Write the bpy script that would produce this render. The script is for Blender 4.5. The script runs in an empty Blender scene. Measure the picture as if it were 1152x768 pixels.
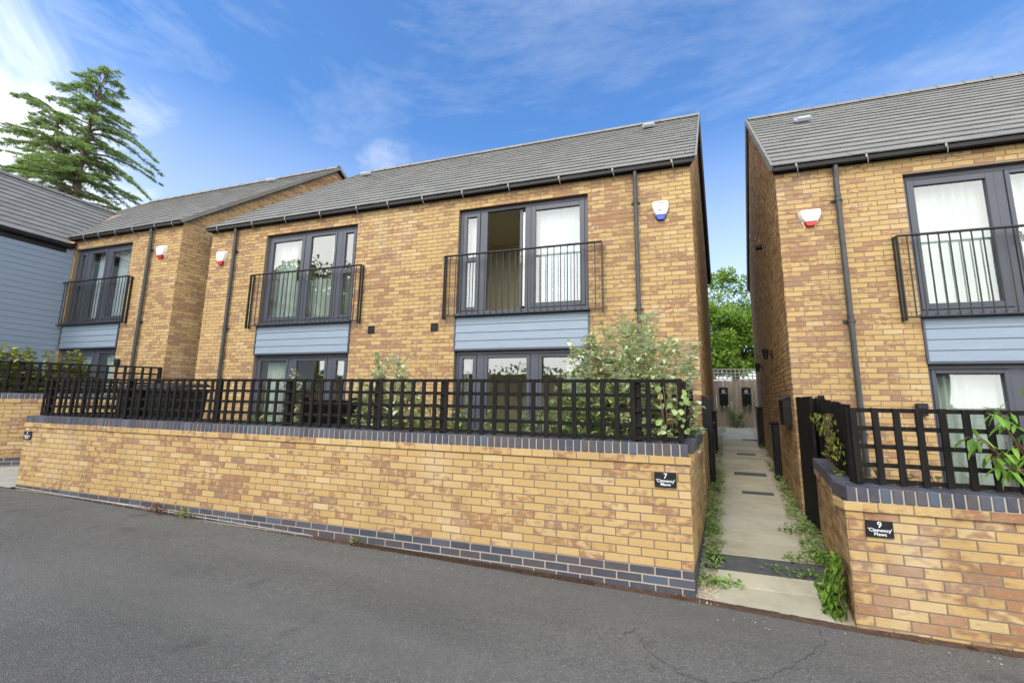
import bpy, math, random
from mathutils import Vector, Matrix
R = random.Random(7)
sc = bpy.context.scene
COL = sc.collection
PI = math.pi
rad = math.radians

# ------------------------------------------------------------------ helpers
def tag(o, label=None, cat=None, group=None, kind=None):
    if label: o['label'] = label
    if cat: o['category'] = cat
    if group: o['group'] = group
    if kind: o['kind'] = kind
    return o

def empty(name, loc, label=None, cat=None, group=None):
    o = bpy.data.objects.new(name, None); o.location = loc; o.empty_display_size = .2
    COL.objects.link(o)
    o['wl'] = 0
    del o['wl']
    return tag(o, label, cat, group)

class MB:
    """collects polygons in world space, with a random colour per piece"""
    def __init__(s): s.v = []; s.f = []; s.c = []; s.uv = []; s.hasuv = False
    def add(s, vs, fs, c=None):
        b = len(s.v); s.v += [tuple(p) for p in vs]
        s.f += [tuple(i + b for i in f) for f in fs]
        if c is None: c = (R.random(), R.random(), R.random())
        s.c += [c] * len(vs)
    def box(s, x0, x1, y0, y1, z0, z1, c=None, bev=0):
        s.obox((x0, y0, z0), (1, 0, 0), (0, 1, 0), x1 - x0, y1 - y0, z1 - z0, c, bev)
    def obox(s, o, d, e, L, W, H, c=None, bev=0, up=(0, 0, 1)):
        o = Vector(o); d = Vector(d); e = Vector(e); u = Vector(up)
        if bev <= 0:
            P = [o + d*a*L + e*b*W + u*h*H for h in (0, 1) for b in (0, 1) for a in (0, 1)]
            s.add(P, [(0,2,3,1),(4,5,7,6),(0,1,5,4),(2,6,7,3),(0,4,6,2),(1,3,7,5)], c)
        else:
            b_ = min(bev, L*.4, W*.4, H*.4)
            def q(a, w, h, ia, iw, ih):
                return o + d*(a*L + ia*b_) + e*(w*W + iw*b_) + u*(h*H + ih*b_)
            vs = []; idx = {}
            for a in (0, 1):
                for w in (0, 1):
                    for h in (0, 1):
                        ia, iw, ih = 1 - 2*a, 1 - 2*w, 1 - 2*h
                        for k, (A, B, Cc) in enumerate(((0, iw, ih), (ia, 0, ih), (ia, iw, 0))):
                            idx[(a, w, h, k)] = len(vs); vs.append(q(a, w, h, A, B, Cc))
            fs = []
            for a in (0, 1): fs.append([idx[(a,0,0,0)], idx[(a,1,0,0)], idx[(a,1,1,0)], idx[(a,0,1,0)]])
            for w in (0, 1): fs.append([idx[(0,w,0,1)], idx[(1,w,0,1)], idx[(1,w,1,1)], idx[(0,w,1,1)]])
            for h in (0, 1): fs.append([idx[(0,0,h,2)], idx[(1,0,h,2)], idx[(1,1,h,2)], idx[(0,1,h,2)]])
            for a in (0,1):
                for w in (0,1): fs.append([idx[(a,w,0,0)], idx[(a,w,1,0)], idx[(a,w,1,1)], idx[(a,w,0,1)]])
                for h in (0,1): fs.append([idx[(a,0,h,0)], idx[(a,1,h,0)], idx[(a,1,h,2)], idx[(a,0,h,2)]])
            for w in (0,1):
                for h in (0,1): fs.append([idx[(0,w,h,1)], idx[(1,w,h,1)], idx[(1,w,h,2)], idx[(0,w,h,2)]])
            for a in (0,1):
                for w in (0,1):
                    for h in (0,1): fs.append([idx[(a,w,h,0)], idx[(a,w,h,1)], idx[(a,w,h,2)]])
            s.add(vs, fs, c)
    def poly(s, pts, c=None): s.add(pts, [tuple(range(len(pts)))], c)
    def tube(s, pts, rs, n=8, c=None, cap=True):
        pts = [Vector(p) for p in pts]
        if not hasattr(rs, '__len__'): rs = [rs] * len(pts)
        vs = []; fs = []; up = Vector((.13, .21, .97)).normalized()
        for i, p in enumerate(pts):
            t = (pts[min(i+1, len(pts)-1)] - pts[max(i-1, 0)]).normalized()
            a = t.cross(up)
            if a.length < .05: a = t.cross(Vector((1, 0, 0)))
            a.normalize(); b = t.cross(a)
            for k in range(n):
                th = 2*PI*k/n; vs.append(p + (a*math.cos(th) + b*math.sin(th))*rs[i])
        for i in range(len(pts)-1):
            for k in range(n): fs.append((i*n+k, i*n+(k+1)%n, (i+1)*n+(k+1)%n, (i+1)*n+k))
        if cap: fs.append(tuple(range(n-1, -1, -1))); fs.append(tuple((len(pts)-1)*n + k for k in range(n)))
        s.add(vs, fs, c)
    def build(s, name, mat, parent=None, smooth=False, uvw=None, fixn=True):
        me = bpy.data.meshes.new(name); 
        if parent is not None:
            L = parent
            off = Vector(L.location)
            if L.parent: off = off + Vector(L.parent.location)
        elif s.v:
            xs = [p[0] for p in s.v]; ys = [p[1] for p in s.v]; zs = [p[2] for p in s.v]
            off = Vector(((min(xs)+max(xs))/2, (min(ys)+max(ys))/2, min(zs)))
        else: off = Vector((0,0,0))
        me.from_pydata([(p[0]-off.x, p[1]-off.y, p[2]-off.z) for p in s.v], [], s.f)
        if fixn and len(s.f) < 60000:
            import bmesh
            bm = bmesh.new(); bm.from_mesh(me); bmesh.ops.recalc_face_normals(bm, faces=bm.faces); bm.to_mesh(me); bm.free()
        at = me.color_attributes.new('rnd', 'FLOAT_COLOR', 'POINT')
        buf = []
        for c in s.c: buf += [c[0], c[1], c[2], 1.]
        at.data.foreach_set('color', buf)
        if smooth: me.polygons.foreach_set('use_smooth', [True]*len(me.polygons))
        if isinstance(mat, (list, tuple)):
            for m in mat: me.materials.append(m)
        else: me.materials.append(mat)
        o = bpy.data.objects.new(name, me); COL.objects.link(o)
        if parent is not None: o.parent = parent
        else: o.location = off
        return o

# ------------------------------------------------------------------ materials
def mat(name, col=(.5,.5,.5), rough=.6, metal=0, spec=.5, **k):
    m = bpy.data.materials.new(name); m.use_nodes = True
    b = m.node_tree.nodes['Principled BSDF']
    b.inputs['Base Color'].default_value = (*col, 1); b.inputs['Roughness'].default_value = rough
    b.inputs['Metallic'].default_value = metal; b.inputs['Specular IOR Level'].default_value = spec
    return m
class NT:
    def __init__(s, m): s.m = m; s.t = m.node_tree; s.b = s.t.nodes.get('Principled BSDF')
    def n(s, typ, **k):
        x = s.t.nodes.new('ShaderNode' + typ)
        for a, v in k.items(): setattr(x, a, v)
        return x
    def l(s, a, b): s.t.links.new(a, b)
    def noise(s, vec, scale, detail=4, rough=.55, dist=0):
        x = s.n('TexNoise'); x.inputs['Scale'].default_value = scale; x.inputs['Detail'].default_value = detail
        x.inputs['Roughness'].default_value = rough; x.inputs['Distortion'].default_value = dist
        if vec is not None: s.l(vec, x.inputs['Vector'])
        return x.outputs['Fac']
    def map(s, vec, sc=(1,1,1), loc=(0,0,0)):
        x = s.n('Mapping'); x.inputs['Scale'].default_value = sc; x.inputs['Location'].default_value = loc
        s.l(vec, x.inputs['Vector']); return x.outputs[0]
    def ramp(s, fac, stops, interp='LINEAR'):
        x = s.n('ValToRGB'); r = x.color_ramp; r.interpolation = interp
        while len(r.elements) < len(stops): r.elements.new(.5)
        for e, (p, c) in zip(r.elements, stops):
            e.position = p; e.color = (*c, 1) if hasattr(c, '__len__') else (c, c, c, 1)
        s.l(fac, x.inputs[0]); return x.outputs[0]
    def mix(s, a, b, f, typ='MIX'):
        x = s.n('Mix', data_type='RGBA', blend_type=typ)
        for sk, v in ((x.inputs[0], f), (x.inputs[6], a), (x.inputs[7], b)):
            if hasattr(v, 'is_linked') or isinstance(v, bpy.types.NodeSocket): s.l(v, sk)
            elif hasattr(v, '__len__'): sk.default_value = (*v, 1)
            else: sk.default_value = v
        return x.outputs[2]
    def math(s, op, a, b=None):
        x = s.n('Math', operation=op)
        for i, v in enumerate((a, b)):
            if v is None: continue
            if isinstance(v, bpy.types.NodeSocket): s.l(v, x.inputs[i])
            else: x.inputs[i].default_value = v
        return x.outputs[0]
    def bump(s, h, strength=.5, dist=.01):
        x = s.n('Bump'); x.inputs['Strength'].default_value = strength; x.inputs['Distance'].default_value = dist
        s.l(h, x.inputs['Height']); s.l(x.outputs[0], s.b.inputs['Normal'])
    def pos(s): return s.n('NewGeometry').outputs['Position']
    def rnd(s):
        a = s.n('Attribute', attribute_name='rnd'); q = s.n('SeparateColor'); s.l(a.outputs['Color'], q.inputs[0])
        return q.outputs[0], q.outputs[1], q.outputs[2]
    def color(s, c): s.l(c, s.b.inputs['Base Color'])

def brick_mat(name='buff_brick', lo=.98, dk=0):
    m = mat(name, rough=.9, spec=.25); t = NT(m); p = t.pos(); r, g, b = t.rnd()
    n1 = t.noise(t.map(p, (5, 5, 9)), 1.6, 5, .6)
    n2 = t.noise(t.map(p, (9, 9, 40)), 2.2, 5, .7)
    n3 = t.noise(t.map(p, (12, 12, 20)), 1.0, 1.6, .5)
    # yellow family per brick
    base = t.ramp(r, [(0, (.46,.312,.132)), (.3, (.43,.285,.115)), (.6, (.49,.340,.150)), (.85, (.445,.295,.120)), (1, (.52,.385,.20))])
    red = t.ramp(b, [(0, (.235,.112,.066)), (.5, (.29,.145,.082)), (1, (.225,.13,.095))])
    big = t.noise(p, .45, 2, .5)
    k = t.math('ADD', t.math('ADD', t.math('MULTIPLY_ADD', g, .42) if False else t.math('SUBTRACT', t.math('MULTIPLY', g, .62), .215), t.math('MULTIPLY', n3, 1.1)), t.math('MULTIPLY', big, .75))
    x = t.n('MapRange'); x.inputs[1].default_value = lo; x.inputs[2].default_value = lo+.22; t.l(k, x.inputs[0])
    c = t.mix(base, red, t.math('MULTIPLY', x.outputs[0], .85))
    c = t.mix(c, (.66,.52,.34), t.ramp(n2, [(.55, 0), (.8, .55)]))
    c = t.mix(c, (.28,.15,.08), t.ramp(n1, [(.60, 0), (.85, .3)]))
    st_ = t.noise(t.map(p, (.8,.8,.55)), 1.3, 6, .65)
    c = t.mix(c, (.60,.53,.42), t.ramp(st_, [(.56, 0), (.74, .30)]))
    st2 = t.noise(t.map(p, (1.6,1.6,.5), (4,7,1)), 1.5, 5, .6)
    c = t.mix(c, (.20,.14,.08), t.ramp(st2, [(.52, 0), (.75, .28 + dk)]))
    if dk: c = t.mix(c, (.24,.16,.08), .12)
    t.color(c)
    h = t.math('ADD', n2, t.math('MULTIPLY', t.noise(p, 90, 3, .6), .6)); t.bump(h, .7, .006)
    return m
def mortar_mat(name='mortar', c=(.245,.195,.145)):
    m = mat(name, c, .95, spec=.2); t = NT(m); p = t.pos()
    t.color(t.mix(c, tuple(v*.7 for v in c), t.noise(p, 12, 4))); t.bump(t.noise(p, 120, 3), .5, .004); return m
def blue_mat():
    m = mat('blue_brick', rough=.55, spec=.4); t = NT(m); p = t.pos(); r, g, b = t.rnd()
    c = t.ramp(r, [(0, (.045,.052,.075)), (.35, (.062,.062,.078)), (.65, (.080,.068,.072)), (1, (.075,.098,.135))])
    n = t.noise(p, 22, 5, .65)
    c = t.mix(c, (.15,.145,.145), t.ramp(n, [(.5, 0), (.85, .5)])); t.color(c)
    t.bump(t.noise(p, 80, 4), .4, .004)
    t.l(t.ramp(n, [(.3, .45), (.8, .75)]), t.b.inputs['Roughness']); return m
def tile_mat():
    m = mat('grey_roof_tile', rough=.7, spec=.35); t = NT(m); p = t.pos(); r, g, b = t.rnd()
    c = t.ramp(r, [(0, (.178,.174,.160)), (.5, (.195,.190,.174)), (1, (.215,.209,.190))])
    n = t.noise(p, 2.2, 5, .65); n2 = t.noise(p, 18, 4, .7)
    c = t.mix(c, (.25,.243,.21), t.ramp(n, [(.45, 0), (.75, .4)]))
    c = t.mix(c, (.135,.133,.12), t.ramp(n2, [(.55, 0), (.8, .4)]))
    t.color(c); t.bump(t.noise(p, 60, 3), .3, .005); return m
def noisy(name, c1, c2, scale=8, rough=.6, bscale=60, bs=.2, spec=.4, detail=5, stretch=(1,1,1), metal=0):
    m = mat(name, c1, rough, metal, spec); t = NT(m); p = t.pos(); q = t.map(p, stretch)
    n = t.noise(q, scale, detail, .6); t.color(t.mix(c1, c2, t.ramp(n, [(.35, 0), (.7, 1)])))
    t.bump(t.noise(t.map(p, stretch), bscale, 3), bs, .004); return m
def asphalt_mat():
    m = mat('asphalt', rough=.85, spec=.35); t = NT(m); p = t.pos()
    v = t.n('TexVoronoi'); v.inputs['Scale'].default_value = 120; t.l(p, v.inputs['Vector'])
    sp = t.n('SeparateColor'); t.l(v.outputs['Color'], sp.inputs[0])
    g = t.ramp(sp.outputs[0], [(0, (.085,.082,.073)), (.5, (.125,.120,.107)), (.9, (.165,.158,.142)), (1, (.24,.23,.20))])
    fine = t.noise(p, 95, 4, .75); g = t.mix(g, (.040,.038,.034), t.ramp(fine, [(.5, 0), (.72, .75)]))
    mid = t.noise(t.map(p, (1,1,1)), 7, 5, .7)
    g = t.mix(g, (.165,.158,.138), t.ramp(mid, [(.45, 0), (.8, .5)]))
    big = t.noise(t.map(p, (.3, 1.1, 1)), 1.0, 6, .65)
    g = t.mix(g, (.080,.077,.068), t.ramp(big, [(.44, 0), (.66, .55)]))
    pol = t.noise(t.map(p, (.12, .9, 1), (3,1,0)), 1.2, 3, .5)
    g = t.mix(g, (.160,.153,.136), t.ramp(pol, [(.5, 0), (.72, .45)]))
    sp2 = t.noise(p, 2.6, 3, .5); g = t.mix(g, (.05,.047,.041), t.ramp(sp2, [(.66, 0), (.74, .4)]))
    t.color(g)
    h = t.math('ADD', v.outputs['Distance'], t.math('MULTIPLY', fine, .8)); t.bump(h, .8, .006); return m
def glass_mat():
    m = bpy.data.materials.new('window_glass'); m.use_nodes = True; t = m.node_tree; t.nodes.clear()
    o = t.nodes.new('ShaderNodeOutputMaterial'); tr = t.nodes.new('ShaderNodeBsdfTransparent'); gl = t.nodes.new('ShaderNodeBsdfGlossy')
    tr.inputs[0].default_value = (.955,.975,.965,1); gl.inputs['Roughness'].default_value = .01; gl.inputs[0].default_value = (.95,.98,1,1)
    lw = t.nodes.new('ShaderNodeFresnel'); lw.inputs[0].default_value = 1.7
    mm = t.nodes.new('ShaderNodeMath'); mm.operation = 'MULTIPLY_ADD'; mm.inputs[1].default_value = 1.3; mm.inputs[2].default_value = .09
    t.links.new(lw.outputs[0], mm.inputs[0]); gb_ = t.nodes.new('ShaderNodeNewGeometry'); m9 = t.nodes.new('ShaderNodeMath'); m9.operation = 'SUBTRACT'; m9.inputs[0].default_value = 1; m8 = t.nodes.new('ShaderNodeMath'); m8.operation = 'MULTIPLY'; t.links.new(gb_.outputs['Backfacing'], m9.inputs[1]); t.links.new(m9.outputs[0], m8.inputs[0]); t.links.new(mm.outputs[0], m8.inputs[1])
    nz = t.nodes.new('ShaderNodeTexNoise'); nz.inputs['Scale'].default_value = 1.2
    ge = t.nodes.new('ShaderNodeNewGeometry'); t.links.new(ge.outputs['Position'], nz.inputs['Vector'])
    bp = t.nodes.new('ShaderNodeBump'); bp.inputs['Strength'].default_value = .06; bp.inputs['Distance'].default_value = .05
    t.links.new(nz.outputs[0], bp.inputs['Height']); t.links.new(bp.outputs[0], gl.inputs['Normal'])
    mx = t.nodes.new('ShaderNodeMixShader'); t.links.new(m8.outputs[0], mx.inputs[0]); t.links.new(tr.outputs[0], mx.inputs[1]); t.links.new(gl.outputs[0], mx.inputs[2])
    t.links.new(mx.outputs[0], o.inputs[0]); return m
def leaf_mat(name, c1, c2, c3, rough=.5, trans=.35):
    m = mat(name, c1, rough, spec=.4); t = NT(m); r, g, b = t.rnd()
    c = t.ramp(r, [(0, c1), (.5, c2), (1, c3)]); t.color(c)
    tl = t.n('BsdfTranslucent'); t.l(c, tl.inputs[0]); mx = t.n('MixShader'); mx.inputs[0].default_value = trans
    out = [n for n in t.t.nodes if n.type == 'OUTPUT_MATERIAL'][0]
    t.l(t.b.outputs[0], mx.inputs[1]); t.l(tl.outputs[0], mx.inputs[2]); t.l(mx.outputs[0], out.inputs[0]); return m
def curtain_mat(name, c):
    m = mat(name, c, .9, spec=.1); t = NT(m); p = t.pos()
    tl = t.n('BsdfTranslucent'); tl.inputs[0].default_value = (*c, 1); mx = t.n('MixShader'); mx.inputs[0].default_value = .15
    out = [n for n in t.t.nodes if n.type == 'OUTPUT_MATERIAL'][0]
    t.l(t.b.outputs[0], mx.inputs[1]); t.l(tl.outputs[0], mx.inputs[2]); t.l(mx.outputs[0], out.inputs[0]); return m

M = {}
M['brick'] = brick_mat(lo=1.10); M['brick_house'] = brick_mat('house_brick', 1.0, .04); M['brick_red'] = brick_mat('redder_buff_brick', .93, 0); M['mortar'] = mortar_mat(); M['blue'] = blue_mat(); M['tile'] = tile_mat()
M['mortar_pale'] = mortar_mat('pale_mortar', (.46,.40,.33))
M['frame'] = noisy('grey_window_frame', (.052,.058,.078), (.062,.068,.088), 3, .38, 40, .02)
M['clad'] = noisy('slate_blue_boarding', (.19,.245,.31), (.22,.275,.34), 4, .55, 14, .25, stretch=(.6,.6,9))
M['black'] = noisy('black_paint', (.009,.009,.010), (.016,.015,.016), 6, .5, 60, .1, spec=.25)
M['iron'] = noisy('black_railing_paint', (.012,.013,.016), (.02,.02,.022), 9, .42, 60, .05)
M['pipe'] = noisy('black_plastic_pipe', (.030,.033,.036), (.045,.048,.05), 7, .4, 60, .03)
M['wood'] = noisy('black_stained_timber', (.006,.0058,.0055), (.017,.015,.013), 6, .85, 30, .5, spec=.2, stretch=(4,4,.6))
M['fence'] = noisy('weathered_timber', (.30,.225,.155), (.40,.33,.26), 3, .85, 20, .5, stretch=(5,5,.5))
M['glass'] = glass_mat()
M['asphalt'] = asphalt_mat()
M['soil'] = noisy('dark_soil', (.055,.038,.025), (.10,.065,.04), 20, .95, 60, .8)
M['rust'] = noisy('rusty_edging', (.050,.030,.019), (.105,.060,.036), 24, .9, 90, .9)
M['slab'] = mat('concrete_slab', rough=.9, spec=.25); t_ = NT(M['slab']); p_ = t_.pos(); r_, g_, b_ = t_.rnd()
c_ = t_.mix(t_.ramp(r_, [(0, (.40,.365,.265)), (.5, (.46,.425,.315)), (1, (.50,.46,.34))]), (.27,.25,.17), t_.ramp(t_.noise(p_, 2.4, 6, .7), [(.45, 0), (.75, .7)]))
c_ = t_.mix(c_, (.20,.19,.12), t_.ramp(t_.noise(p_, 26, 4, .7), [(.58, 0), (.8, .6)])); t_.color(c_); t_.bump(t_.noise(p_, 90, 4), .4, .004)
M['pale'] = noisy('pale_concrete', (.40,.385,.33), (.32,.30,.26), 6, .9, 60, .3)
M['darkslab'] = noisy('slate_grey_threshold', (.075,.078,.08), (.11,.11,.105), 8, .8, 60, .4)
M['paving'] = noisy('garden_paving', (.30,.28,.23), (.38,.35,.29), 4, .9, 60, .3)
M['inwall'] = mat('olive_interior_paint', (.84,.78,.54), .9)
M['white'] = noisy('white_plastic', (.78,.78,.74), (.70,.70,.66), 8, .35, 40, .02)
M['redp'] = mat('red_plastic', (.42,.012,.015), .3)
M['bluep'] = mat('blue_plastic', (.025,.06,.42), .3)
M['silver'] = mat('galvanised_strap', (.26,.255,.245), .5, .5)
M['plate'] = noisy('black_slate_plate', (.012,.012,.014), (.02,.02,.022), 12, .35, 60, .1)
M['letter'] = mat('white_lettering', (.82,.83,.85), .5)
M['greyink'] = mat('grey_print', (.22,.26,.36), .5)
M['curtain'] = curtain_mat('white_curtain', (.42,.48,.43))
M['curtain2'] = curtain_mat('cool_white_curtain', (.43,.49,.51))
M['blind'] = curtain_mat('pale_blind', (.46,.58,.52))
M['bark'] = noisy('bark', (.13,.10,.08), (.22,.18,.15), 8, .9, 30, .8, stretch=(3,3,.7))
M['twig'] = mat('brown_twig', (.16,.09,.05), .8)
M['gravel'] = noisy('beige_gravel', (.33,.27,.19), (.52,.46,.36), 45, .9, 70, .8)
M['vent'] = mat('lead_grey_vent', (.36,.39,.43), .5)
M['copper'] = mat('valley_lining', (.34,.22,.15), .7)

# ------------------------------------------------------------------ bricks
def wallframe(P0, d):
    d = Vector((d[0], d[1], 0)).normalized(); n = Vector((d.y, -d.x, 0)); return Vector(P0), d, n

def panel_rects(L, z0, z1, opens, skew=None):
    xs = sorted({0, L, *[o[0] for o in opens], *[o[1] for o in opens]}); zs = sorted({z0, z1, *[o[2] for o in opens], *[o[3] for o in opens]})
    for i in range(len(xs)-1):
        for j in range(len(zs)-1):
            cx = (xs[i]+xs[i+1])/2; cz = (zs[j]+zs[j+1])/2
            if not any(o[0] < cx < o[1] and o[2] < cz < o[3] for o in opens): yield xs[i], xs[i+1], zs[j], zs[j+1]

def bricks(mb, P0, d, L, z0, z1, opens=(), top=None, ch=.075, bl=.225, proud=.004, j=.0042, shift=0, zbase=None, ext=.005):
    P0, d, n = wallframe(P0, d)
    zb = z0 if zbase is None else zbase
    k0 = int(round((z0 - zb)/ch)); k1 = int(math.ceil((z1 - zb)/ch - 1e-6))
    for k in range(k0, k1):
        za = zb + k*ch; zc = za + ch; zm = (za+zc)/2
        off = (bl/2 if k % 2 else 0) + shift
        iv = [(-ext, L + ext)]
        for o in opens:
            if o[2] < zm < o[3]:
                nv = []
                for a, b in iv:
                    if o[1] <= a or o[0] >= b: nv.append((a, b))
                    else:
                        if o[0] > a: nv.append((a, o[0] + .004))
                        if o[1] < b: nv.append((o[1] - .004, b))
                iv = nv
        for a, b in iv:
            s = math.floor((a - off)/bl)*bl + off
            while s < b - 1e-6:
                p, q = max(s, a), min(s + bl, b); s += bl
                if q - p < .03: continue
                if top:
                    zt = min(top(p), top(q))
                    if za + .02 > zt: continue
                    zh = min(zc - j, zt)
                else: zh = min(zc - j, z1)
                e0 = j if p > a + 1e-4 else 0; e1 = j if q < b - 1e-4 else 0
                pr = proud + R.uniform(-.0012, .0018)
                x0, x1, y0, y1 = p + e0, q - e1, za + j, zh
                bv = .0025
                F = [P0 + d*x + n*w + Vector((0,0,z)) for x, z, w in ((x0,y0,-.004),(x1,y0,-.004),(x1,y1,-.004),(x0,y1,-.004),(x0+bv,y0+bv,pr),(x1-bv,y0+bv,pr),(x1-bv,y1-bv,pr),(x0+bv,y1-bv,pr))]
                mb.add(F, [(4,5,6,7),(0,1,5,4),(1,2,6,5),(2,3,7,6),(3,0,4,7)])

def backing(mb, P0, d, L, z0, z1, opens=(), thick=.1, reveal=.1):
    """mortar plane with holes and the reveals of the openings"""
    P0, d, n = wallframe(P0, d)
    def P(x, z, w=0): return P0 + d*x + n*w + Vector((0, 0, z))
    for a, b, c, e in panel_rects(L, z0, z1, opens): mb.poly([P(a,c), P(b,c), P(b,e), P(a,e)])
    for o in opens:
        a, b, c, e = o
        for q in (((a,c),(a,e)), ((b,c),(b,e)), ((a,e),(b,e)), ((a,c),(b,c))):
            mb.poly([P(*q[0]), P(*q[1]), P(*q[1], -reveal), P(*q[0], -reveal)])

def tiles(mb, A, B, Cc, D, gauge=.30, w=.33, lift=.032):
    """A,B eave (left,right); C,D ridge (right,left): stepped courses of flat tiles"""
    A, B, Cc, D = map(Vector, (A, B, Cc, D)); n = (B-A).cross(D-A).normalized()
    if n.z < 0: n = -n
    h = ((D-A).length + (Cc-B).length)/2; nc = max(1, round((Cc-B).dot((Cc-B).normalized())/gauge))
    for k in range(nc):
        t0 = k/nc; t1 = min(1, (k+1)/nc + .02)
        l0, r0 = A.lerp(D, t0), B.lerp(Cc, t0); l1, r1 = A.lerp(D, t1), B.lerp(Cc, t1)
        L = (r0-l0).length; off = (w/2 if k % 2 else 0); s = -off
        while s < L:
            a = max(0, s)/L; b = min(L, s+w-.004)/L; s += w
            if b - a < 1e-3: continue
            hz = lift + R.uniform(-.002, .003)
            p = [l0.lerp(r0, a), l0.lerp(r0, b), l1.lerp(r1, b), l1.lerp(r1, a)]
            vs = [p[0], p[1], p[2], p[3], p[0]+n*hz, p[1]+n*hz, p[2]+n*.004, p[3]+n*.004]
            mb.add(vs, [(4,5,6,7),(1,2,6,5),(3,0,4,7)])
            mb.add([vs[4]-n*.015, vs[5]-n*.015, vs[5], vs[4], vs[6]-n*.012, vs[7]-n*.012], [(0,1,2,3),(0,5,4,1)], mb.c[-1])
    return n

# ------------------------------------------------------------------ parts of houses
def ring(mb, x0, x1, z0, z1, y, w, dep, wb=None, wt=None):
    wb = w if wb is None else wb; wt = w if wt is None else wt
    mb.box(x0, x0+w, y, y+dep, z0, z1, bev=.004); mb.box(x1-w, x1, y, y+dep, z0, z1, bev=.004)
    mb.box(x0+w, x1-w, y+.001, y+dep-.001, z1-wt, z1-.0005, bev=.004); mb.box(x0+w, x1-w, y+.001, y+dep-.001, z0+.0005, z0+wb, bev=.004)

def curtain(parent, x0, x1, z0, z1, y, m, amp=.03, per=.11, gather=None):
    mb = MB(); nx = max(12, int((x1-x0)/.012)); nz = 8
    ph = R.random()*6; vs = []; fs = []
    for j in range(nz+1):
        t = j/nz
        for i in range(nx+1):
            u = i/nx; a = amp*(1 - .25*t)*(.75+.5*math.sin(u*9+ph))
            x = x0 + (x1-x0)*u
            if gather: x = gather[0] + (x-gather[0])*(1 - gather[1]*math.sin(PI*min(1, (1-t)*1.15))**2*.9)
            vs.append((x, y + a*math.sin(2*PI*(x1-x0)*u/per + 1.3*math.sin(u*7+ph) + .3*math.sin(3*t+u*4)), z0 + (z1-z0)*t))
    for j in range(nz):
        for i in range(nx):
            a = j*(nx+1)+i; fs.append((a, a+1, a+nx+2, a+nx+1))
    mb.add(vs, fs); return mb.build('curtain', m, parent, smooth=True)

def handle(parent, x, z, y):
    mb = MB(); mb.box(x-.014, x+.014, y-.008, y, z-.1, z+.1, bev=.003); mb.tube([(x, y-.005, z+.03), (x, y-.055, z+.03)], .009)
    mb.tube([(x, y-.05, z+.035), (x, y-.053, z-.1)], .009); return mb.build('door_handle', M['silver'], parent)

def window_unit(house, X0, W, z0, z1, yf, mirror, upper, name, opts=()):
    """three bay glazed door set: narrow side light, leaf, wide fixed pane; mirror flips it"""
    def u(a, b):
        return (X0 + W - b, X0 + W - a) if mirror else (X0 + a, X0 + b)
    y = yf + .075
    w = empty(name, (X0 + W/2, y, z0)); w.parent = house; w.location = Vector((X0 + W/2, y, z0)) - Vector(house.location)
    fr = MB(); s = W/2.43
    ring(fr, X0 + .003, X0 + W - .003, z0, z1 - .004, y, .065, .07)
    a, b = u(.42*s, .56*s); fr.box(a, b, y, y+.07, z0+.064, z1-.068, bev=.004)
    if 'open' in opts or upper: a, b = u(1.29*s, 1.40*s)
    else: a, b = u(1.41*s, 1.56*s)
    fr.box(a, b, y+.002, y+.068, z0+.064, z1-.068, bev=.004)
    # side light sash
    sa, sb = u(.066*s, .42*s)
    ring(fr, sa+.012, sb-.008, z0+.07, z1-.075, y-.012, .068, .05)
    tz = z0 + (1.05 if upper else 1.0); fr.box(sa+.02, sb-.02, y-.010, y+.03, tz-.045, tz+.045, bev=.003)
    # leaf
    la, lb = u(.56*s, 1.29*s) if upper else u(.56*s, 1.41*s)
    if 'open' not in opts: ring(fr, la+.004, lb-.004, z0+.07, z1-.075, y-.012, .062 if not upper else .05, .05)
    # wide pane sash
    wa, wb = u(1.40*s, 2.365*s) if upper else u(1.56*s, 2.365*s)
    ring(fr, wa+.004, wb-.004, z0+.07, z1-.075, y-.010, .085 if upper else .05, .05)
    fr.build('window_frame', M['frame'], w)
    def pane(a, b, c, e, yy=None):
        g = MB(); yy = y + .022 if yy is None else yy
        g.box(a, b, yy, yy+.006, c, e); return g.build('window_pane', M['glass'], w)
    pane(sa+.075, sb-.07, z0+.13, tz-.04); pane(sa+.075, sb-.07, tz+.04, z1-.14)
    if 'open' not in opts: pane(la+.05, lb-.05, z0+.12, z1-.12)
    else:
        # leaf folded inwards, seen edge on, with its pale edge seal
        lf = MB(); xe = lb if not mirror else la
        lf.box(xe-.115, xe-.055, y+.05, y+.72, z0+.09, z1-.08, bev=.004); lf.build('door_leaf', M['frame'], w)
        sl = MB(); sl.box(xe-.050, xe-.012, y+.052, y+.066, z0+.12, z1-.14, bev=.003); sl.build('seal_strip', M['white'], w)
        g = MB(); xx = (xe-.001)
        handle(w, xe-.085, z0+1.02, y+.05)
    pane(wa+.08, wb-.08, z0+.14, z1-.14)
    if upper and 'open' not in opts: handle(w, (la+.03) if mirror else (lb-.03), z0+1.02, y-.012)
    if upper:
        sl = MB(); sl.box(X0-.015, X0+W+.015, yf-.075, y+.01, z0-.052, z0-.002, bev=.006); sl.build('window_sill', M['frame'], w)
    # curtains
    yc = y + .16
    zt = z1 - .06; zb = z0 + .03
    for o in opts:
        if isinstance(o, tuple):
            a, b = u(o[0]*s, o[1]*s); curtain(w, a, b, zb, o[4] + z0 if len(o) > 4 and o[4] else zt, yc + R.uniform(0, .03), M[o[2]], o[3] if len(o) > 3 else .03, R.uniform(.09, .13), None)
    return w

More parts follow.
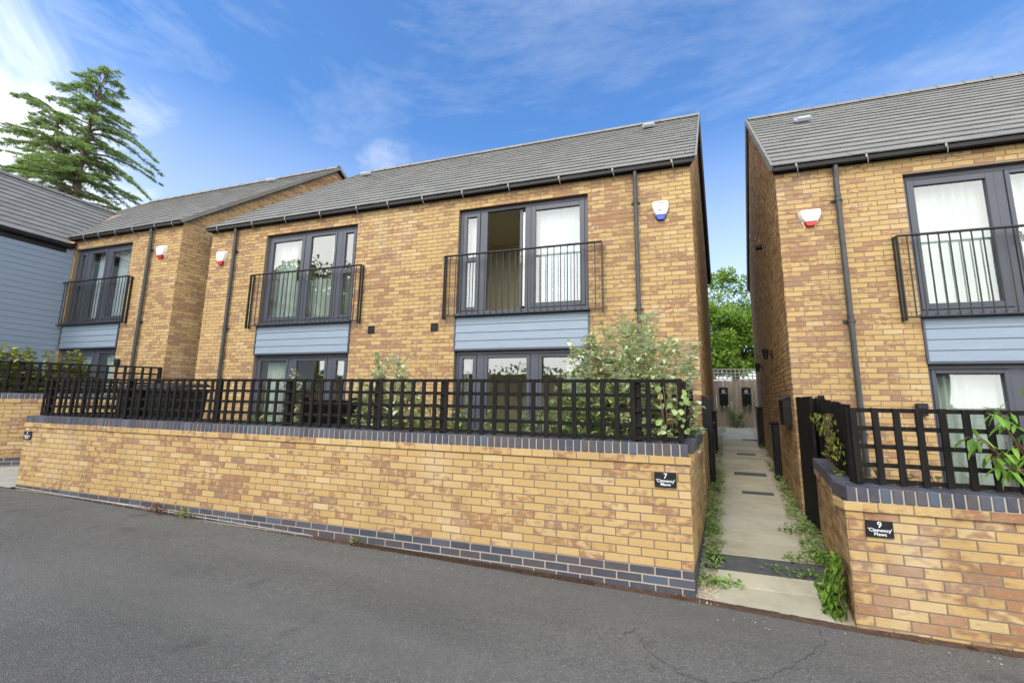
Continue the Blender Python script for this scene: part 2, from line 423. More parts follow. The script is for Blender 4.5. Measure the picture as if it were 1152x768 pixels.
def railing(house, x0, x1, z0, z1, yf):
    r = empty('balcony_railing', (0,0,0)); r.parent = house; r.location = Vector(((x0+x1)/2, yf, z0)) - Vector(house.location)
    f = MB(); y = yf - .115
    f.box(x0, x1, y-.014, y+.040, z1-.022, z1, bev=.004)
    for x in (x0, x1-.016):
        f.box(x, x+.016, y-.013, y+.039, z0-.04, z1-.023, bev=.003)
        f.box(x+.0005, x+.0155, y+.041, yf-.002, z1-.0215, z1-.0005); f.box(x+.001, x+.013, yf-.05, yf-.004, z0-.04, z1-.015)
        f.box(x+.0005, x+.0135, y+.038, yf-.002, z0+.001, z0+.013)
    f.box(x0+.017, x1-.017, y-.004, y+.030, z0, z0+.018, bev=.003)
    f.build('rail_frame', M['iron'], r)
    n = int(round((x1-x0-.03)/.112)); 
    proto = None
    for i in range(1, n):
        x = x0 + .007 + (x1-x0-.014)*i/n
        if proto is None:
            b = MB(); b.tube([(x, y+.013, z0+.006), (x, y+.013, z1-.01)], .0085, 6); proto = b.build('baluster', M['iron'], r); px = x
        else:
            c = proto.copy(); COL.objects.link(c); c.parent = r; c.location = (x-px, 0, 0)
    return r

def cladding(house, x0, x1, z0, z1, yf, name='cladding_panel'):
    mb = MB(); n = 4; h = (z1-z0)/n
    for k in range(n):
        a = z0 + k*h; b = a + h + (.012 if k < n-1 else 0)
        mb.add([(x0, yf-.022, a), (x1, yf-.022, a), (x1, yf-.008, b), (x0, yf-.008, b), (x0, yf+.02, a), (x1, yf+.02, a), (x1, yf+.02, b), (x0, yf+.02, b)],
               [(0,1,2,3),(4,7,6,5),(0,4,5,1),(0,3,7,4),(1,5,6,2),(3,2,6,7)])
    o = mb.build(name, M['clad'], house)
    t = MB(); t.box(x0-.004, x0+.02, yf-.03, yf+.021, z0+.001, z1-.001); t.box(x1-.02, x1+.004, yf-.03, yf+.021, z0+.001, z1-.001)
    t.box(x0-.006, x1+.006, yf-.031, yf+.05, z0-.035, z0-.001); t.build('panel_trim', M['frame'], house); return o

def gutter(house, x0, x1, z, yf, brackets, strap=True, depth=.11):
    g = MB(); n = 8; vs = []; fs = []
    for x in (x0, x1):
        for k in range(n+1):
            a = PI*k/n; vs.append((x, yf-.075-.056*math.cos(a), z - .052*math.sin(a)))
        for k in range(n+1):
            a = PI*(n-k)/n; vs.append((x, yf-.075-.050*math.cos(a), z - .046*math.sin(a)))
    m_ = 2*(n+1)
    for k in range(m_): fs.append((k, (k+1) % m_, m_+(k+1) % m_, m_+k))
    fs.append(tuple(range(m_))); fs.append(tuple(range(m_, 2*m_))); g.add(vs, fs)
    # end caps and bracket clips
    for x in (x0-.003, x1-.001):
        g.add([(x+dx, yf-.075-.06*math.cos(PI*k/8), z-.056*math.sin(PI*k/8)) for dx in (0, .004) for k in range(9)], [tuple(range(9)), tuple(range(17, 8, -1))] + [(k, k+1, 10+k, 9+k) for k in range(8)])
    gt = g.build('gutter', M['black'], house)
    if strap:
        for x in brackets:
            s = MB()
            s.tube([(x, yf-.02, z+.06), (x, yf-.12, z+.045), (x, yf-.142, z+.0), (x+.01, yf-.14, z-.05), (x+.02, yf-.12, z-.10), (x+.035, yf-.06, z-.13), (x+.045, yf-.02, z-.16)], .006, 5)
            s.box(x-.012, x+.012, yf-.143, yf-.136, z-.03, z+.03)
            s.build('gutter_strap', M['silver'], gt)
    return gt

def downpipe(house, x, yf, z0, z1):
    d = MB(); y = yf - .06
    d.tube([(x, y-.015, z1), (x, y-.015, z1-.1), (x, y, z1-.2), (x, y, z0)], .034, 12)
    for z in (z1-.55, z1-2.35, z1-3.9):
        if z > z0: d.tube([(x, y, z-.02), (x, y, z+.02)], .042, 12); d.box(x-.07, x+.07, y+.03, yf+.0, z-.015, z+.015); d.tube([(x, y, z+.05), (x, y, z+.09)], .039, 12)
    return d.build('downpipe', M['pipe'], house, smooth=False)

def roof_part(house, eL, eR, yE, zE, yR, zR, sL, sR, yB, ov=.0):
    """eL,eR x of eave ends at yE; the ends run back with slope sL,sR (x per y)"""
    r = MB(); 
    A = Vector((eL, yE, zE)); B = Vector((eR, yE, zE))
    D = Vector((eL + (yR-yE)*sL, yR, zR)); Cc = Vector((eR + (yR-yE)*sR, yR, zR))
    E_ = Vector((eL + (yB-yE)*sL, yB, zE)); F = Vector((eR + (yB-yE)*sR, yB, zE))
    tiles(r, A, B, Cc, D); tiles(r, F, E_, D, Cc)
    roof = r.build('roof', M['tile'], house)
    # underlay, verge, ridge
    u = MB(); t = .06
    dz = Vector((0, 0, -t))
    for P in ((A, B, Cc, D), (F, E_, D, Cc)): 
        lo = [p + dz for p in P]; up = [p - Vector((0,0,.004)) for p in P]
        u.add(lo + up, [(0,1,2,3), (4,5,6,7), (0,1,5,4), (1,2,6,5), (2,3,7,6), (3,0,4,7)])
    u.build('roof_deck', M['black'], roof)
    for a, b in ((A, D), (E_, D), (B, Cc), (F, Cc)):
        v = MB()
        d = (b-a); L = d.length; d.normalize(); e = Vector((1,0,0)); sg = 1 if a in (B, F) else -1
        up = d.cross(e); up = up if up.z > 0 else -up
        o = a - up*.055 - e*(.0 if sg > 0 else .0) + (e*.002 if sg > 0 else -e*.035)
        n = int(L/.3)
        for k in range(n): v.obox(o + d*(L*k/n), d, e, L/n-.004, .033, .092+.004*(k % 2), up=up)
        v.build('verge', M['tile'], roof)
    g = MB(); d = (Cc-D); L = d.length; d.normalize(); n = int(L/.45)
    for k in range(n):
        p = D + d*(L*k/n); q = D + d*(L*(k+1)/n - .012); c = (R.random(),)*3
        vs = []; 
        for P in (p, q):
            for i in range(7):
                a = PI*i/6; vs.append(P + Vector((0, -.13*math.cos(a), -.06 + .12*math.sin(a))))
        g.add(vs, [(i, i+1, 8+i, 7+i) for i in range(6)] + [tuple(range(7)), tuple(range(13, 6, -1))], c)
        g.add([q + Vector((dx, -.14*math.cos(PI*i/6), -.062+.130*math.sin(PI*i/6))) for dx in (-.02, .02) for i in range(7)], [(i, i+1, 8+i, 7+i) for i in range(6)], c)
    g.build('ridge_tile', M['tile'], roof)
    return roof

def roof_vent(roof, x, y, z):
    mb = MB(); p = rad(44)
    d = Vector((0, math.cos(p), math.sin(p))); n = Vector((0, -math.sin(p), math.cos(p)))
    o = Vector((x-.14, y, z)); o = o + n*.035; mb.obox(o + n*.01, (1,0,0), d, .28, .22, .06, up=n, bev=.012); mb.obox(o + n*.02 - d*.02 + Vector((.02,0,0)), (1,0,0), d, .24, .12, .085, up=n, bev=.015)
    return mb.build('roof_vent', M['vent'], roof)

# ------------------------------------------------------------------ the houses
def house(name, label, X0, X1, yf, zbase, units, sideL, sideR, zoff=0, roofx=None, depth=7.2, pipes=(), straps=(), vents=(), loc=None, zE=5.36, zR=8.62, ends=(True, True), wall_L=None):
    h = empty(name, loc or ((X0+X1)/2, yf, zbase), label, 'house', None)
    L = X1 - X0; z = zoff; opens = []; top = zE + z + .0
    for (x, mir, W, uo, lo) in units:
        opens.append((x-X0, x-X0+W, .2+z, 5.03+z))
    bk = MB(); mo = MB()
    bricks(bk, (X0, yf, 0), (1, 0), L, zbase, top, opens, zbase=zbase)
    backing(mo, (X0, yf, 0), (1, 0), L, zbase, top, opens, reveal=.22)
    wl = bk.build('wall', M['brick_house'], h)
    D = depth; yr = yf + D/2
    def gable(xc, s, right):
        d = Vector((s, 1, 0)); Lw = D*d.length; d.normalize(); k = (zR - zE)/(Lw/2)
        tp = lambda q: (top + .03 + min(q, Lw-q)*k) - .03
        b2 = MB()
        if right: P0 = Vector((xc, yf, 0)); dd = d; f = tp
        else: P0 = Vector((xc + s*D, yf+D, 0)); dd = -d; f = tp
        bricks(b2, P0, dd, Lw, zbase, zR+z, top=f, zbase=zbase, ext=.004)
        b2.build('side_wall', M['brick_house'], h)
        a = P0; b = P0 + dd*Lw; m = (a+b)/2
        mo.poly([(a.x,a.y,zbase), (b.x,b.y,zbase), (b.x,b.y,top), (m.x,m.y,zR+z), (a.x,a.y,top)])
    if ends[1]: gable(X1, sideR, True)
    if ends[0]: gable(X0, sideL, False)
    # back wall
    mo.poly([(X0+sideL*D, yf+D, zbase), (X1+sideR*D, yf+D, zbase), (X1+sideR*D, yf+D, top), (X0+sideL*D, yf+D, top)])
    mo.build('mortar_joints', M['mortar'], wl)
    # interior
    it = MB(); fi = MB()
    xa, xb = X0+.16+sideL*3.3, X1-.1; yb = yf+2.3
    for za, zc in ((.18+z, 2.62+z), (2.86+z, 5.2+z)):
        xl, xr, y1 = xa, xb, yf+.13
        it.poly([(xl,yb,za),(xr,yb,za),(xr,yb,zc),(xl,yb,zc)]); it.poly([(xl,y1,za),(xl,yb,za),(xl,yb,zc),(xl,y1,zc)]); it.poly([(xr,y1,za),(xr,yb,za),(xr,yb,zc),(xr,y1,zc)])
        it.poly([(xl,y1,zc),(xr,y1,zc),(xr,yb,zc),(xl,yb,zc)]); fi.poly([(xl,y1,za),(xr,y1,za),(xr,yb,za),(xl,yb,za)])
    mx = (units[0][0] + units[-1][0] + units[-1][2])/2 if len(units) > 1 else None
    if mx: it.box(mx-.1, mx+.1, yf+.12, yb, .19+z, 5.19+z)
    inn = it.build('interior_wall', M['inwall'], h); fi.build('interior_floor', M['fence'], h)
    for (x, mir, W, uo, lo) in units:
        fs = MB(); fs.box(x+.002, x+W-.002, yf+.024, yf+.22, 2.36+z, 2.99+z)
        fs.build('floor_edge', M['black'], h)
    for (x, mir, W, uo, lo) in units:
        window_unit(h, x, W, 3.0+z, 5.03+z, yf, mir, True, 'balcony_door', uo)
        window_unit(h, x, W, .2+z, 2.358+z-.03, yf, mir, False, 'garden_door', lo)
        cladding(h, x, x+W, 2.358+z, 2.944+z, yf)
        e0, e1 = (.215, .235)
        railing(h, x-e0, x+W+e1, 2.94+z, 4.10+z, yf)
    # fascia and gutter
    rx = roofx or (X0-.06, X1+.06, sideL, sideR)
    fa = MB(); fa.box(X0-.02, X1+.02, yf-.030, yf-.007, top-.092, top-.002); fa.build('fascia', M['black'], h)
    gutter(h, X0-.04, X1+.03, top-.035, yf, straps)
    for x in pipes: downpipe(h, x, yf, zbase, top-.08)
    for (x, zz) in vents:
        v = MB(); ring(v, x-.075, x+.075, zz-.075, zz+.075, yf-.02, .02, .02)
        v.box(x-.056, x+.056, yf-.008, yf-.002, zz-.056, zz+.056); v.tube([(x, yf-.018, zz), (x, yf-.006, zz)], .035, 12); v.build('wall_vent', M['black'], h)
    ro = roof_part(h, rx[0], rx[1], yf-.13, top-.03, yr, zR+z+.05, rx[2], rx[3], yf+D+.13)
    return h, ro

C1, C2 = 'curtain', 'curtain2'
h57, r57 = house('semi_detached_house', 'pair of buff brick houses behind the long front wall, with two railed balcony doors', -9.97, .49, 2.506, -.15,
    [(-8.29, True, 2.43, ((1.78, 2.36, C1, .045), (.10, 1.80, C1, .03, 1.0), (.62, .80, C1, .03)), ((1.6, 2.3, C1, .03), (.1, .36, C1, .02))),
     (-3.575, False, 2.43, ('open', (.1, .40, C2, .008), (1.48, 2.3, C2, .012)), ((2.0, 2.34, C1, .035), (.1, .2, C1, .02)))],
    .30, .193, pipes=(-9.16, -.36), straps=(-9.68,-8.62,-7.68,-6.75,-5.83,-5.09,-4.31,-3.47,-2.56,-1.63,-.72,.21), vents=((-5.364, 2.775), (-3.988, 2.775)),
    roofx=(-10.03, .55, .335, .193))
roof_vent(r57, .04, 5.40, 8.04); roof_vent(r57, -8.2, 5.5, 8.13)
h9, r9 = house('semi_detached_house', 'buff brick house right of the alley with a brightly curtained balcony door', 1.71, 12.2, 2.6, -.42,
    [(3.27, True, 2.43, ((1.40, 2.36, C1, .03), (.5, 1.35, C1, .03), (.08, .42, C1, .03)), ((1.35, 2.34, C1, .035), (.5, 1.35, C1, .02), (.08, .42, C1, .03))),
     (8.2, False, 2.43, ((1.45, 2.3, C1),), ((1.5, 2.3, C1),))],
    .193, .193, zoff=-.30, pipes=(2.46, 11.3), straps=(1.95, 2.82, 3.72, 4.65, 5.6, 6.5, 7.4, 8.3, 9.2, 10.1, 11), zR=8.62, roofx=(1.65, 12.26, .193, .193))
roof_vent(r9, 3.05, 4.92, 7.23)
h3, r3 = house('terraced_house', 'buff brick house at far left set beside the blue boarded wing', -19.5, -10.80, 2.37, -.1,
    [(-14.78, False, 2.25, ((.1, .38, C1, .015), (.6, 1.25, C2, .012), (1.45, 2.3, C2, .008)), ((.6, 1.35, 'blind', .006), (1.6, 2.3, 'blind', .006)))],
    .30, .30, zoff=.24, pipes=(-11.78,), straps=(-14.3,-13.7,-13.05,-12.4,-11.6,-11.0), zR=8.65, roofx=(-19.6, -10.72, .30, .30), ends=(False, True))
roof_vent(r3, -11.9, 5.45, 8.47)

# blue boarded wing of the far-left house: faces the yard, boards lap down the wall
wing = empty('boarded_wing', (-16.9, -1.5, -.1), 'wing clad in slate blue boards with grey tiled roof at far left', 'building')
mb = MB(); zt = 5.30; X = -14.86; n = 37; hh = (zt+.1)/n
for k in range(n):
    a = -.1 + k*hh; b = a+hh+.012
    for y0, y1 in ((-6.0, -2.4), (-2.398, 2.362)):
        mb.add([(X+.022, y0, a), (X+.022, y1, a), (X+.008, y1, b), (X+.008, y0, b), (X, y0, a), (X, y1, a), (X, y1, b), (X, y0, b)], [(0,1,2,3),(0,4,5,1),(0,3,7,4),(1,5,6,2),(3,2,6,7)])
mb.build('wall', M['clad'], wing)
mb = MB(); mb.box(-19.3, X-.001, -6, 2.25, -.1, zt); mb.add([(X-.001,-6,zt),(-19.3,-6,zt),(-17.08,-6,7.3)],[(0,1,2)]); mb.build('end_wall', M['clad'], wing)
mb = MB(); mb.box(X+.004, X+.03, -6.05, 2.2, zt-.16, zt+.02); mb.build('fascia', M['black'], wing)
mb = MB(); mb.tube([(X+.09, -6.1, zt+.02), (X+.09, 2.28, zt+.02)], .06, 10); mb.build('gutter', M['black'], wing)
mb = MB(); zr = 7.42
tiles(mb, (X+.12, -6.1, zt+.06), (X+.12, 2.20, zt+.06), (-17.0, 4.25, zr), (-17.0, -6.1, zr))
tiles(mb, (-19.2, 2.2, zt+.06), (-19.2, -6.1, zt+.06), (-17.0, -6.1, zr), (-17.0, 4.2, zr))
rw = mb.build('roof', M['tile'], wing)
mb = MB()
for k in range(22):
    y0 = -6.1 + k*.47
    mb.add([(-17.0-.13*math.cos(PI*i/6), y, zr-.05+.12*math.sin(PI*i/6)) for y in (y0, y0+.455) for i in range(7)], [(i, i+1, 8+i, 7+i) for i in range(6)] + [tuple(range(7)), tuple(range(13, 6, -1))], (.2,.5,.5))
mb.build('ridge_tile', M['tile'], rw)
mb = MB(); a = Vector((X+.10, 2.2, zt+.10)); b = Vector((-17.0, 4.25, zr+.045)); d = (b-a).normalized(); e = Vector((.7, .7, 0)); mb.obox(a - e*.09, d, e, (b-a).length, .18, .012, up=(0,0,1)); mb.build('roof_valley', M['copper'], rw)

# ------------------------------------------------------------------ front garden walls
def coping(mb, mm, P0, d, L, z, depth=.24, ov=.025, bw=.075, h=.112, nflip=1):
    """bricks on edge across the wall; P0 is the face line, n points out"""
    P0, d, n = wallframe(P0, d); k = int(round(L/bw)); s = L/k
    for i in range(k):
        o = P0 + d*(i*s + .005) + n*ov + Vector((0,0,z+.003)) + Vector((0,0,R.uniform(-.001,.0015))) + n*R.uniform(-.0015,.0015)
        mb.obox(o, d, -n, s-.010, depth+ov, h-.003, bev=.006)
    mm.obox(P0 + d*.014 + n*(ov-.007) + Vector((0,0,z-.001)), d, -n, L-.028, depth+ov-.014, h-.006)

def header(mb, mm, P0, d, L, z, ov=.022, depth=.2, ext=0):
    P0, d, n = wallframe(P0, d); s = -ext; e = L + ext
    x = s
    while x < e - .01:
        q = min(x + .225, e)
        o = P0 + d*(x+.004) + n*ov + Vector((0,0,z+.005)); mb.obox(o, d, -n, q-x-.008, depth, .067, bev=.003); x = q
    mm.obox(P0 + d*(s+.016) + n*(ov-.006) + Vector((0,0,z+.001)), d, -n, e-s-.032, depth-.01, .074)

def garden_wall(label, P0, d, L, z0, zpl, ztop, ret, npl, loc, chs=.075, retL=1, retR=1):
    """P0 left end of face, ret = list of (P0, d, L) return walls; plinth blue below zpl"""
    w = empty('garden_wall', loc, label, 'wall')
    yb, bb, mo, cp, cm = MB(), MB(), MB(), MB(), MB()
    zh = ztop - .112 - .075
    for (p, dd, l, full) in [(P0, d, L, True)] + ret:
        bricks(yb, p, dd, l, zpl, zh, zbase=zpl, ch=chs, ext=.004)
        cut = .0 if full else (.0 if p[1] < .5 else .19)
        sh = 0 if full or cut else .26
        hp = Vector(p) + Vector((dd[0], dd[1], 0)).normalized()*sh if sh else p
        header(yb, mo, hp, dd, l - sh, zh, ext=.022 if full else .0)
        if zpl > z0:
            pp, q, n = wallframe(p, dd); cm.add([pp+n*.0012+Vector((0,0,z0)), pp+q*l+n*.0012+Vector((0,0,z0)), pp+q*l+n*.0012+Vector((0,0,zpl-.002)), pp+n*.0012+Vector((0,0,zpl-.002))], [(0,1,2,3)])
            bricks(bb, p, dd, l, z0, zpl, zbase=zpl - .075*math.ceil((zpl-z0)/.075 - 1e-6), shift=.1125 if True else 0)
        pp, q, n = wallframe(p, dd)
        a = pp + q*(.10 if sh else .004); b = pp + q*(l - (.10 if cut else .004))
        tk = .03 if full else .2; tk = tk
        mo.add([a+Vector((0,0,z0)), b+Vector((0,0,z0)), b+Vector((0,0,zh)), a+Vector((0,0,zh)), a-n*tk+Vector((0,0,z0)), b-n*tk+Vector((0,0,z0)), b-n*tk+Vector((0,0,zh)), a-n*tk+Vector((0,0,zh))], [(0,1,2,3),(4,5,6,7),(0,1,5,4),(3,2,6,7),(0,3,7,4),(1,2,6,5)])
        coping(cp, cm, hp, dd, l - cut - sh, zh+.075)
    face = yb.build('brick_face', M['brick_red' if npl == 0 else 'brick'], w); mo.build('mortar_joints', M['mortar'], face)
    if bb.v: bb.build('blue_brick_plinth', M['blue'], w)
    c = cp.build('blue_brick_coping', M['blue'], w); cm.build('coping_mortar', M['mortar_pale'], c)
    return w
s7 = Vector((.20, .98, 0)).normalized()
garden_wall('long low buff brick wall with blue brick coping and plinth in the middle', (-10.0, 0, 0), (1, 0), 10.0, -.30, 0, 1.087,
    [((.0, .005, 0), s7, 1.75, False), ((-10.0+s7.x*1.7, 1.7, 0), -s7, 1.7, False)], 3, (-5, .1, -.3))
s9 = Vector((.25, .97, 0)).normalized()
garden_wall('low buff brick wall with blue brick coping at the right edge, no plinth', (1.13, -.1, 0), (1, 0), 6.5, -.27, -.27, .828,
    [((1.13+s9.x*1.95, -.1+s9.y*1.95, 0), -s9, 1.95, False)], 0, (4, 0, -.27), chs=.0770)
d3 = Vector((1.545, 1.645, 0)).normalized()
garden_wall('short buff brick wall with blue plinth running back at far left edge', Vector((-12.15, .45, 0)) - d3*1.9, d3, 4.15, -.09, .22, 1.44, [], 4, (-12.1, .5, -.09))

# ------------------------------------------------------------------ trellis fences
def trellis(name, label, P0, d, L, z0, nr, pitch, posts, group=None, y=0, post_side=-1, side=None, extra=0, cat='fence', sl=.047):
    P0, d, n = wallframe(P0, d)
    t = empty(name, P0 + d*L/2 + Vector((0,0,z0)), label, cat, group)
    b = MB(); k = int(round(L/pitch)); H = nr*pitch
    for i in range(k+1):
        if any(abs(i*L/k - p) < .05 for p in posts) and i not in (0, k): continue
        x = i*L/k - sl/2 + R.uniform(-.003, .003); lean = R.uniform(-.004, .004)
        o = P0 + d*x + n*.0 + Vector((0,0,z0 - R.uniform(0,.012)))
        b.obox(o, d, -n, sl, .019, H + .018 + R.uniform(0,.006), bev=.003, up=Vector((d.x*lean, d.y*lean, 1)))
    for j in range(nr+1):
        o = P0 + d*(-.02) - n*.0195 + Vector((0,0,z0 + j*pitch - (.02 if j else -.002)))
        b.obox(o, d, -n, L+.04, .019, .036, bev=.003)
    b.build('trellis_panel', M['wood'], t)
    for p in posts:
        q = MB(); o = P0 + d*(p-.037) - n*.040 + Vector((0,0,z0-.02)); q.obox(o, d, -n, .07, .06, H+.03, bev=.004); q.build('post', M['wood'], t)
    return t
zc = 1.10
t7 = trellis('trellis_fence', 'long black square trellis along the top of the middle wall', (-9.83, .06, 0), (1, 0), 9.78, zc, 4, .1435, [.03, 1.95, 3.80, 5.03, 6.40, 7.28, 9.40], 'trellis fences on the garden walls')
trellis('trellis_fence', 'short black trellis return beside the alley, behind the silvery shrub', (-.05, .1, 0), s7, 1.6, zc, 4, .1435, [1.6], 'trellis fences on the garden walls')
trellis('trellis_fence', 'black trellis return at left end of the long wall', (-9.83, .12, 0), (.36,.93), 1.7, zc-.01, 4, .1435, [], 'trellis fences on the garden walls')
trellis('trellis_fence', 'black trellis on the right-hand wall under trailing green stems', (1.30, .02, 0), (1, 0), 6.3, .84, 4, .148, [.0, 1.40, 3.2, 5.0], 'trellis fences on the garden walls', sl=.047)
trellis('trellis_fence', 'black trellis at far left half hidden by a yellow green climber', Vector((-12.13, .52, 0)) - d3*1.85, d3, 4.10, 1.47, 4, .1435, [.0, 2.0, 4.1], 'trellis fences on the garden walls')
# divider trellis between the two gardens of the pair, and black board fence right of the alley
t = empty('board_fence', (1.6, 1.3, -.25), 'black close boarded side fence between alley and the right-hand garden', 'fence')
b = MB(); P0, d, n = wallframe((1.235, .05, 0), (s9.x*1.0+.0, s9.y)); L = 2.42
for k in range(24):
    x = k*.1; b.obox(P0 + d*x - n*(.055 + (.008 if k % 2 else 0)), d, -n, .105, .012, 1.68+R.uniform(0,.02), bev=.002, up=(0,0,1)) if False else b.obox(P0 + d*x + n*(.055 + (.008 if k % 2 else 0)) + Vector((0,0,-.25 if x > 1.98 else .80)), d, -n, .105, .012, (1.46+.25 if x > 1.98 else .66) + R.uniform(0,.02) + .04*x, bev=.002)
b.build('board_panel', M['wood'], t)
b = MB(); b.obox(P0 + d*2.0 + n*.02 + Vector((0,0,-.25)), d, n, .52, .03, 1.80, bev=.004); b.build('gate_board', M['wood'], t)
for x in (1.2, 2.36):
    b = MB(); b.obox(P0 + d*x + n*.15 + Vector((0,0,.8 if x < 2 else -.25)), d, -n, .07, .07, .70 if x < 2 else 1.84, bev=.004); b.build('post', M['wood'], t)
b = MB()
for z in (1.0, 1.32): b.obox(P0 + d*.05 + n*.10 + Vector((0,0,z)), d, -n, 2.2, .035, .06, bev=.003)
b.build('rail', M['wood'], t)
t = empty('board_fence', (-4.7, 1.4, .1), 'low black boarded divider between the two front gardens', 'fence')
b = MB()
for k in range(18): b.box(-4.70, -4.685, .30+k*.12, .30+k*.12+.105, .12, 1.42, bev=.002)
b.build('board_panel', M['wood'], t)
for y in (.28, 1.3, 2.4):
    b = MB(); b.box(-4.75, -4.675, y, y+.07, .12, 1.46, bev=.004); b.build('post', M['wood'], t)

g = MB(); gd = Vector((.10, .76, 0)).normalized()
for k in range(8): g.obox(Vector((1.628, 1.83, -.24)) + gd*(k*.095), gd, Vector((gd.y, -gd.x, 0)), .090, .03, 1.80 + R.uniform(0,.01), bev=.003)
gt_ = empty('board_gate', (1.66, 2.2, -.24), 'tall black boarded gate panel reaching the ground between wall end and right-hand house', 'gate'); g.build('board_panel', M['wood'], gt_)
g = MB(); g.obox(Vector((1.66, 1.84, .1)), gd, Vector((gd.y, -gd.x, 0)), .74, .04, .08, bev=.003); g.obox(Vector((1.66, 1.84, 1.2)), gd, Vector((gd.y, -gd.x, 0)), .74, .04, .08, bev=.003); g.build('gate_rail', M['wood'], gt_)

# end fence of the alley
ef = empty('timber_fence', (3.1, 12.5, .4), 'weathered timber fence with pale trellis top closing the alley', 'fence')
b = MB()
for k in range(24): b.box(1.7+k*.125, 1.7+k*.125+.118, 12.5+(.01 if k % 2 else 0), 12.525+(.01 if k % 2 else 0), .38, 2.28+R.uniform(0,.015), bev=.003)
b.build('board_panel', M['fence'], ef)
b = MB()
for k in range(22): b.box(1.7+k*.14, 1.7+k*.14+.03, 12.48, 12.5, 2.33, 2.72)
for z in (2.31, 2.43, 2.55, 2.69): b.box(1.68, 4.7, 12.50, 12.52, z, z+.035)
b.build('trellis_top', M['pale'], ef)
for x in (2.33, 3.72):
    b = MB(); b.box(x-.04, x+.04, 12.40, 12.475, .38, 2.34, bev=.005); b.build('post', M['pale'] if x > 3 else M['fence'], ef)
b = MB(); b.box(1.7, 4.7, 12.44, 12.499, .36, .50, bev=.005); b.build('gravel_board', M['wood'], ef)

# ------------------------------------------------------------------ letter boxes on the fence and the alley walls
def post_box(x, y, z, w, h, dpt, label, mark=True, rot=0):
    p = empty('post_box', (x, y, z), label, 'post box', 'black post boxes')
    p.rotation_euler = (0, 0, rot)
    b = MB(); c = Vector((x, y, z))
    b.add([Vector(q)+c for q in ((-w/2,0,0),(w/2,0,0),(w/2,-dpt,0),(-w/2,-dpt,0),(-w/2,0,h),(w/2,0,h),(w/2,-dpt,h-.05),(-w/2,-dpt,h-.05))], [(0,1,2,3),(4,5,6,7),(0,1,5,4),(1,2,6,5),(2,3,7,6),(3,0,4,7)])
    b.box(x-w/2-.008, x+w/2+.008, y-dpt-.012, y-dpt+.02, z+h*.62, z+h*.66); o = b.build('box_body', M['black'], p)
    b = MB(); b.add([Vector(q)+c for q in ((-w/2-.012,.0,h+.004),(w/2+.012,.0,h+.004),(w/2+.012,-dpt-.025,h-.052),(-w/2-.012,-dpt-.025,h-.052),(-w/2-.012,.0,h+.018),(w/2+.012,.0,h+.018),(w/2+.012,-dpt-.025,h-.038),(-w/2-.012,-dpt-.025,h-.038))], [(0,1,2,3),(4,5,6,7),(0,1,5,4),(1,2,6,5),(2,3,7,6),(3,0,4,7)])
    b.build('lid', M['plate'], p)
    if mark:
        b = MB(); yy = y-dpt-.006
        b.tube([(x-.045+.012*k*0, yy, z+h*.80)], .01) if False else None
        for a0 in range(10):
            a = PI*.15 + a0*PI*.17; b.box(x+.05*math.cos(a)-.012, x+.05*math.cos(a)+.012, yy, yy+.004, z+h*.80+.04*math.sin(a)-.012, z+h*.80+.04*math.sin(a)+.012)
        b.box(x-.02, x+.02, yy, yy+.004, z+h*.74, z+h*.77); b.box(x-w*.38, x+w*.38, yy, yy+.004, z+h*.675, z+h*.69); b.build('white_emblem', M['letter'], p)
    return p
post_box(2.66, 12.40, 1.36, .27, .66, .11, 'black post box with white emblem, left one on the end fence')
post_box(3.40, 12.40, 1.36, .27, .66, .11, 'black post box with white emblem, right one on the end fence')
def side_pt(X0, Y0, t): return Vector((X0 + .193*t, Y0 + t, 0))
a9 = math.atan2(1, .193)
q = side_pt(1.71, 2.6, .53); post_box(q.x-.006, q.y, 1.15, .5, .42, .10, 'black wall box by the corner of the right-hand house', False, 0).rotation_euler = (0, 0, math.atan2(-.98, -.19) )
q = side_pt(.49, 2.506, .02); post_box(q.x+.012, q.y+.02, 1.06, .36, .50, .12, 'black wall box by the corner of the middle pair', False).rotation_euler = (0, 0, math.atan2(.98, .19))

# narrow dark recessed cabinets along the alley walls
def cabinet(X0, Y0, t, z0, h, w, out, sgn, label):
    p = side_pt(X0, Y0, t); c = empty('meter_cabinet', (p.x, p.y, z0), label, 'cabinet', 'tall dark cabinets in the alley')
    d = Vector((.193, 1, 0)).normalized(); n = Vector((d.y, -d.x, 0))*sgn
    b = MB(); b.obox(p + Vector((0,0,z0)) + n*.008, d, n, w, out, h, bev=.008); b.build('cabinet_body', M['black'], c)
    b = MB(); b.obox(p + Vector((0,0,z0+h+.001)) - d*.03 + n*.008, d, n, w+.06, out+.04, .035, bev=.006); b.build('cabinet_cap', M['plate'], c)
    b = MB(); b.obox(p + Vector((0,0,z0+.1)) + n*(out+.009) + d*.06, d, n, w-.12, .008, h-.2, bev=.003); b.build('cabinet_door', M['plate'], c)
cabinet(.49, 2.506, 1.5, -.02, 1.10, .5, .08, 1, 'tall dark cabinet on the left alley wall, nearer one')
cabinet(.49, 2.506, 4.6, .18, 1.05, .5, .08, 1, 'tall dark cabinet on the left alley wall, farther one')
cabinet(1.71, 2.6, 2.05, .0, 1.10, .35, .10, -1, 'tall dark cabinet on the right alley wall, nearer one')
cabinet(1.71, 2.6, 5.6, .22, 1.12, .6, .12, -1, 'tall dark cabinet on the right alley wall, farther one')
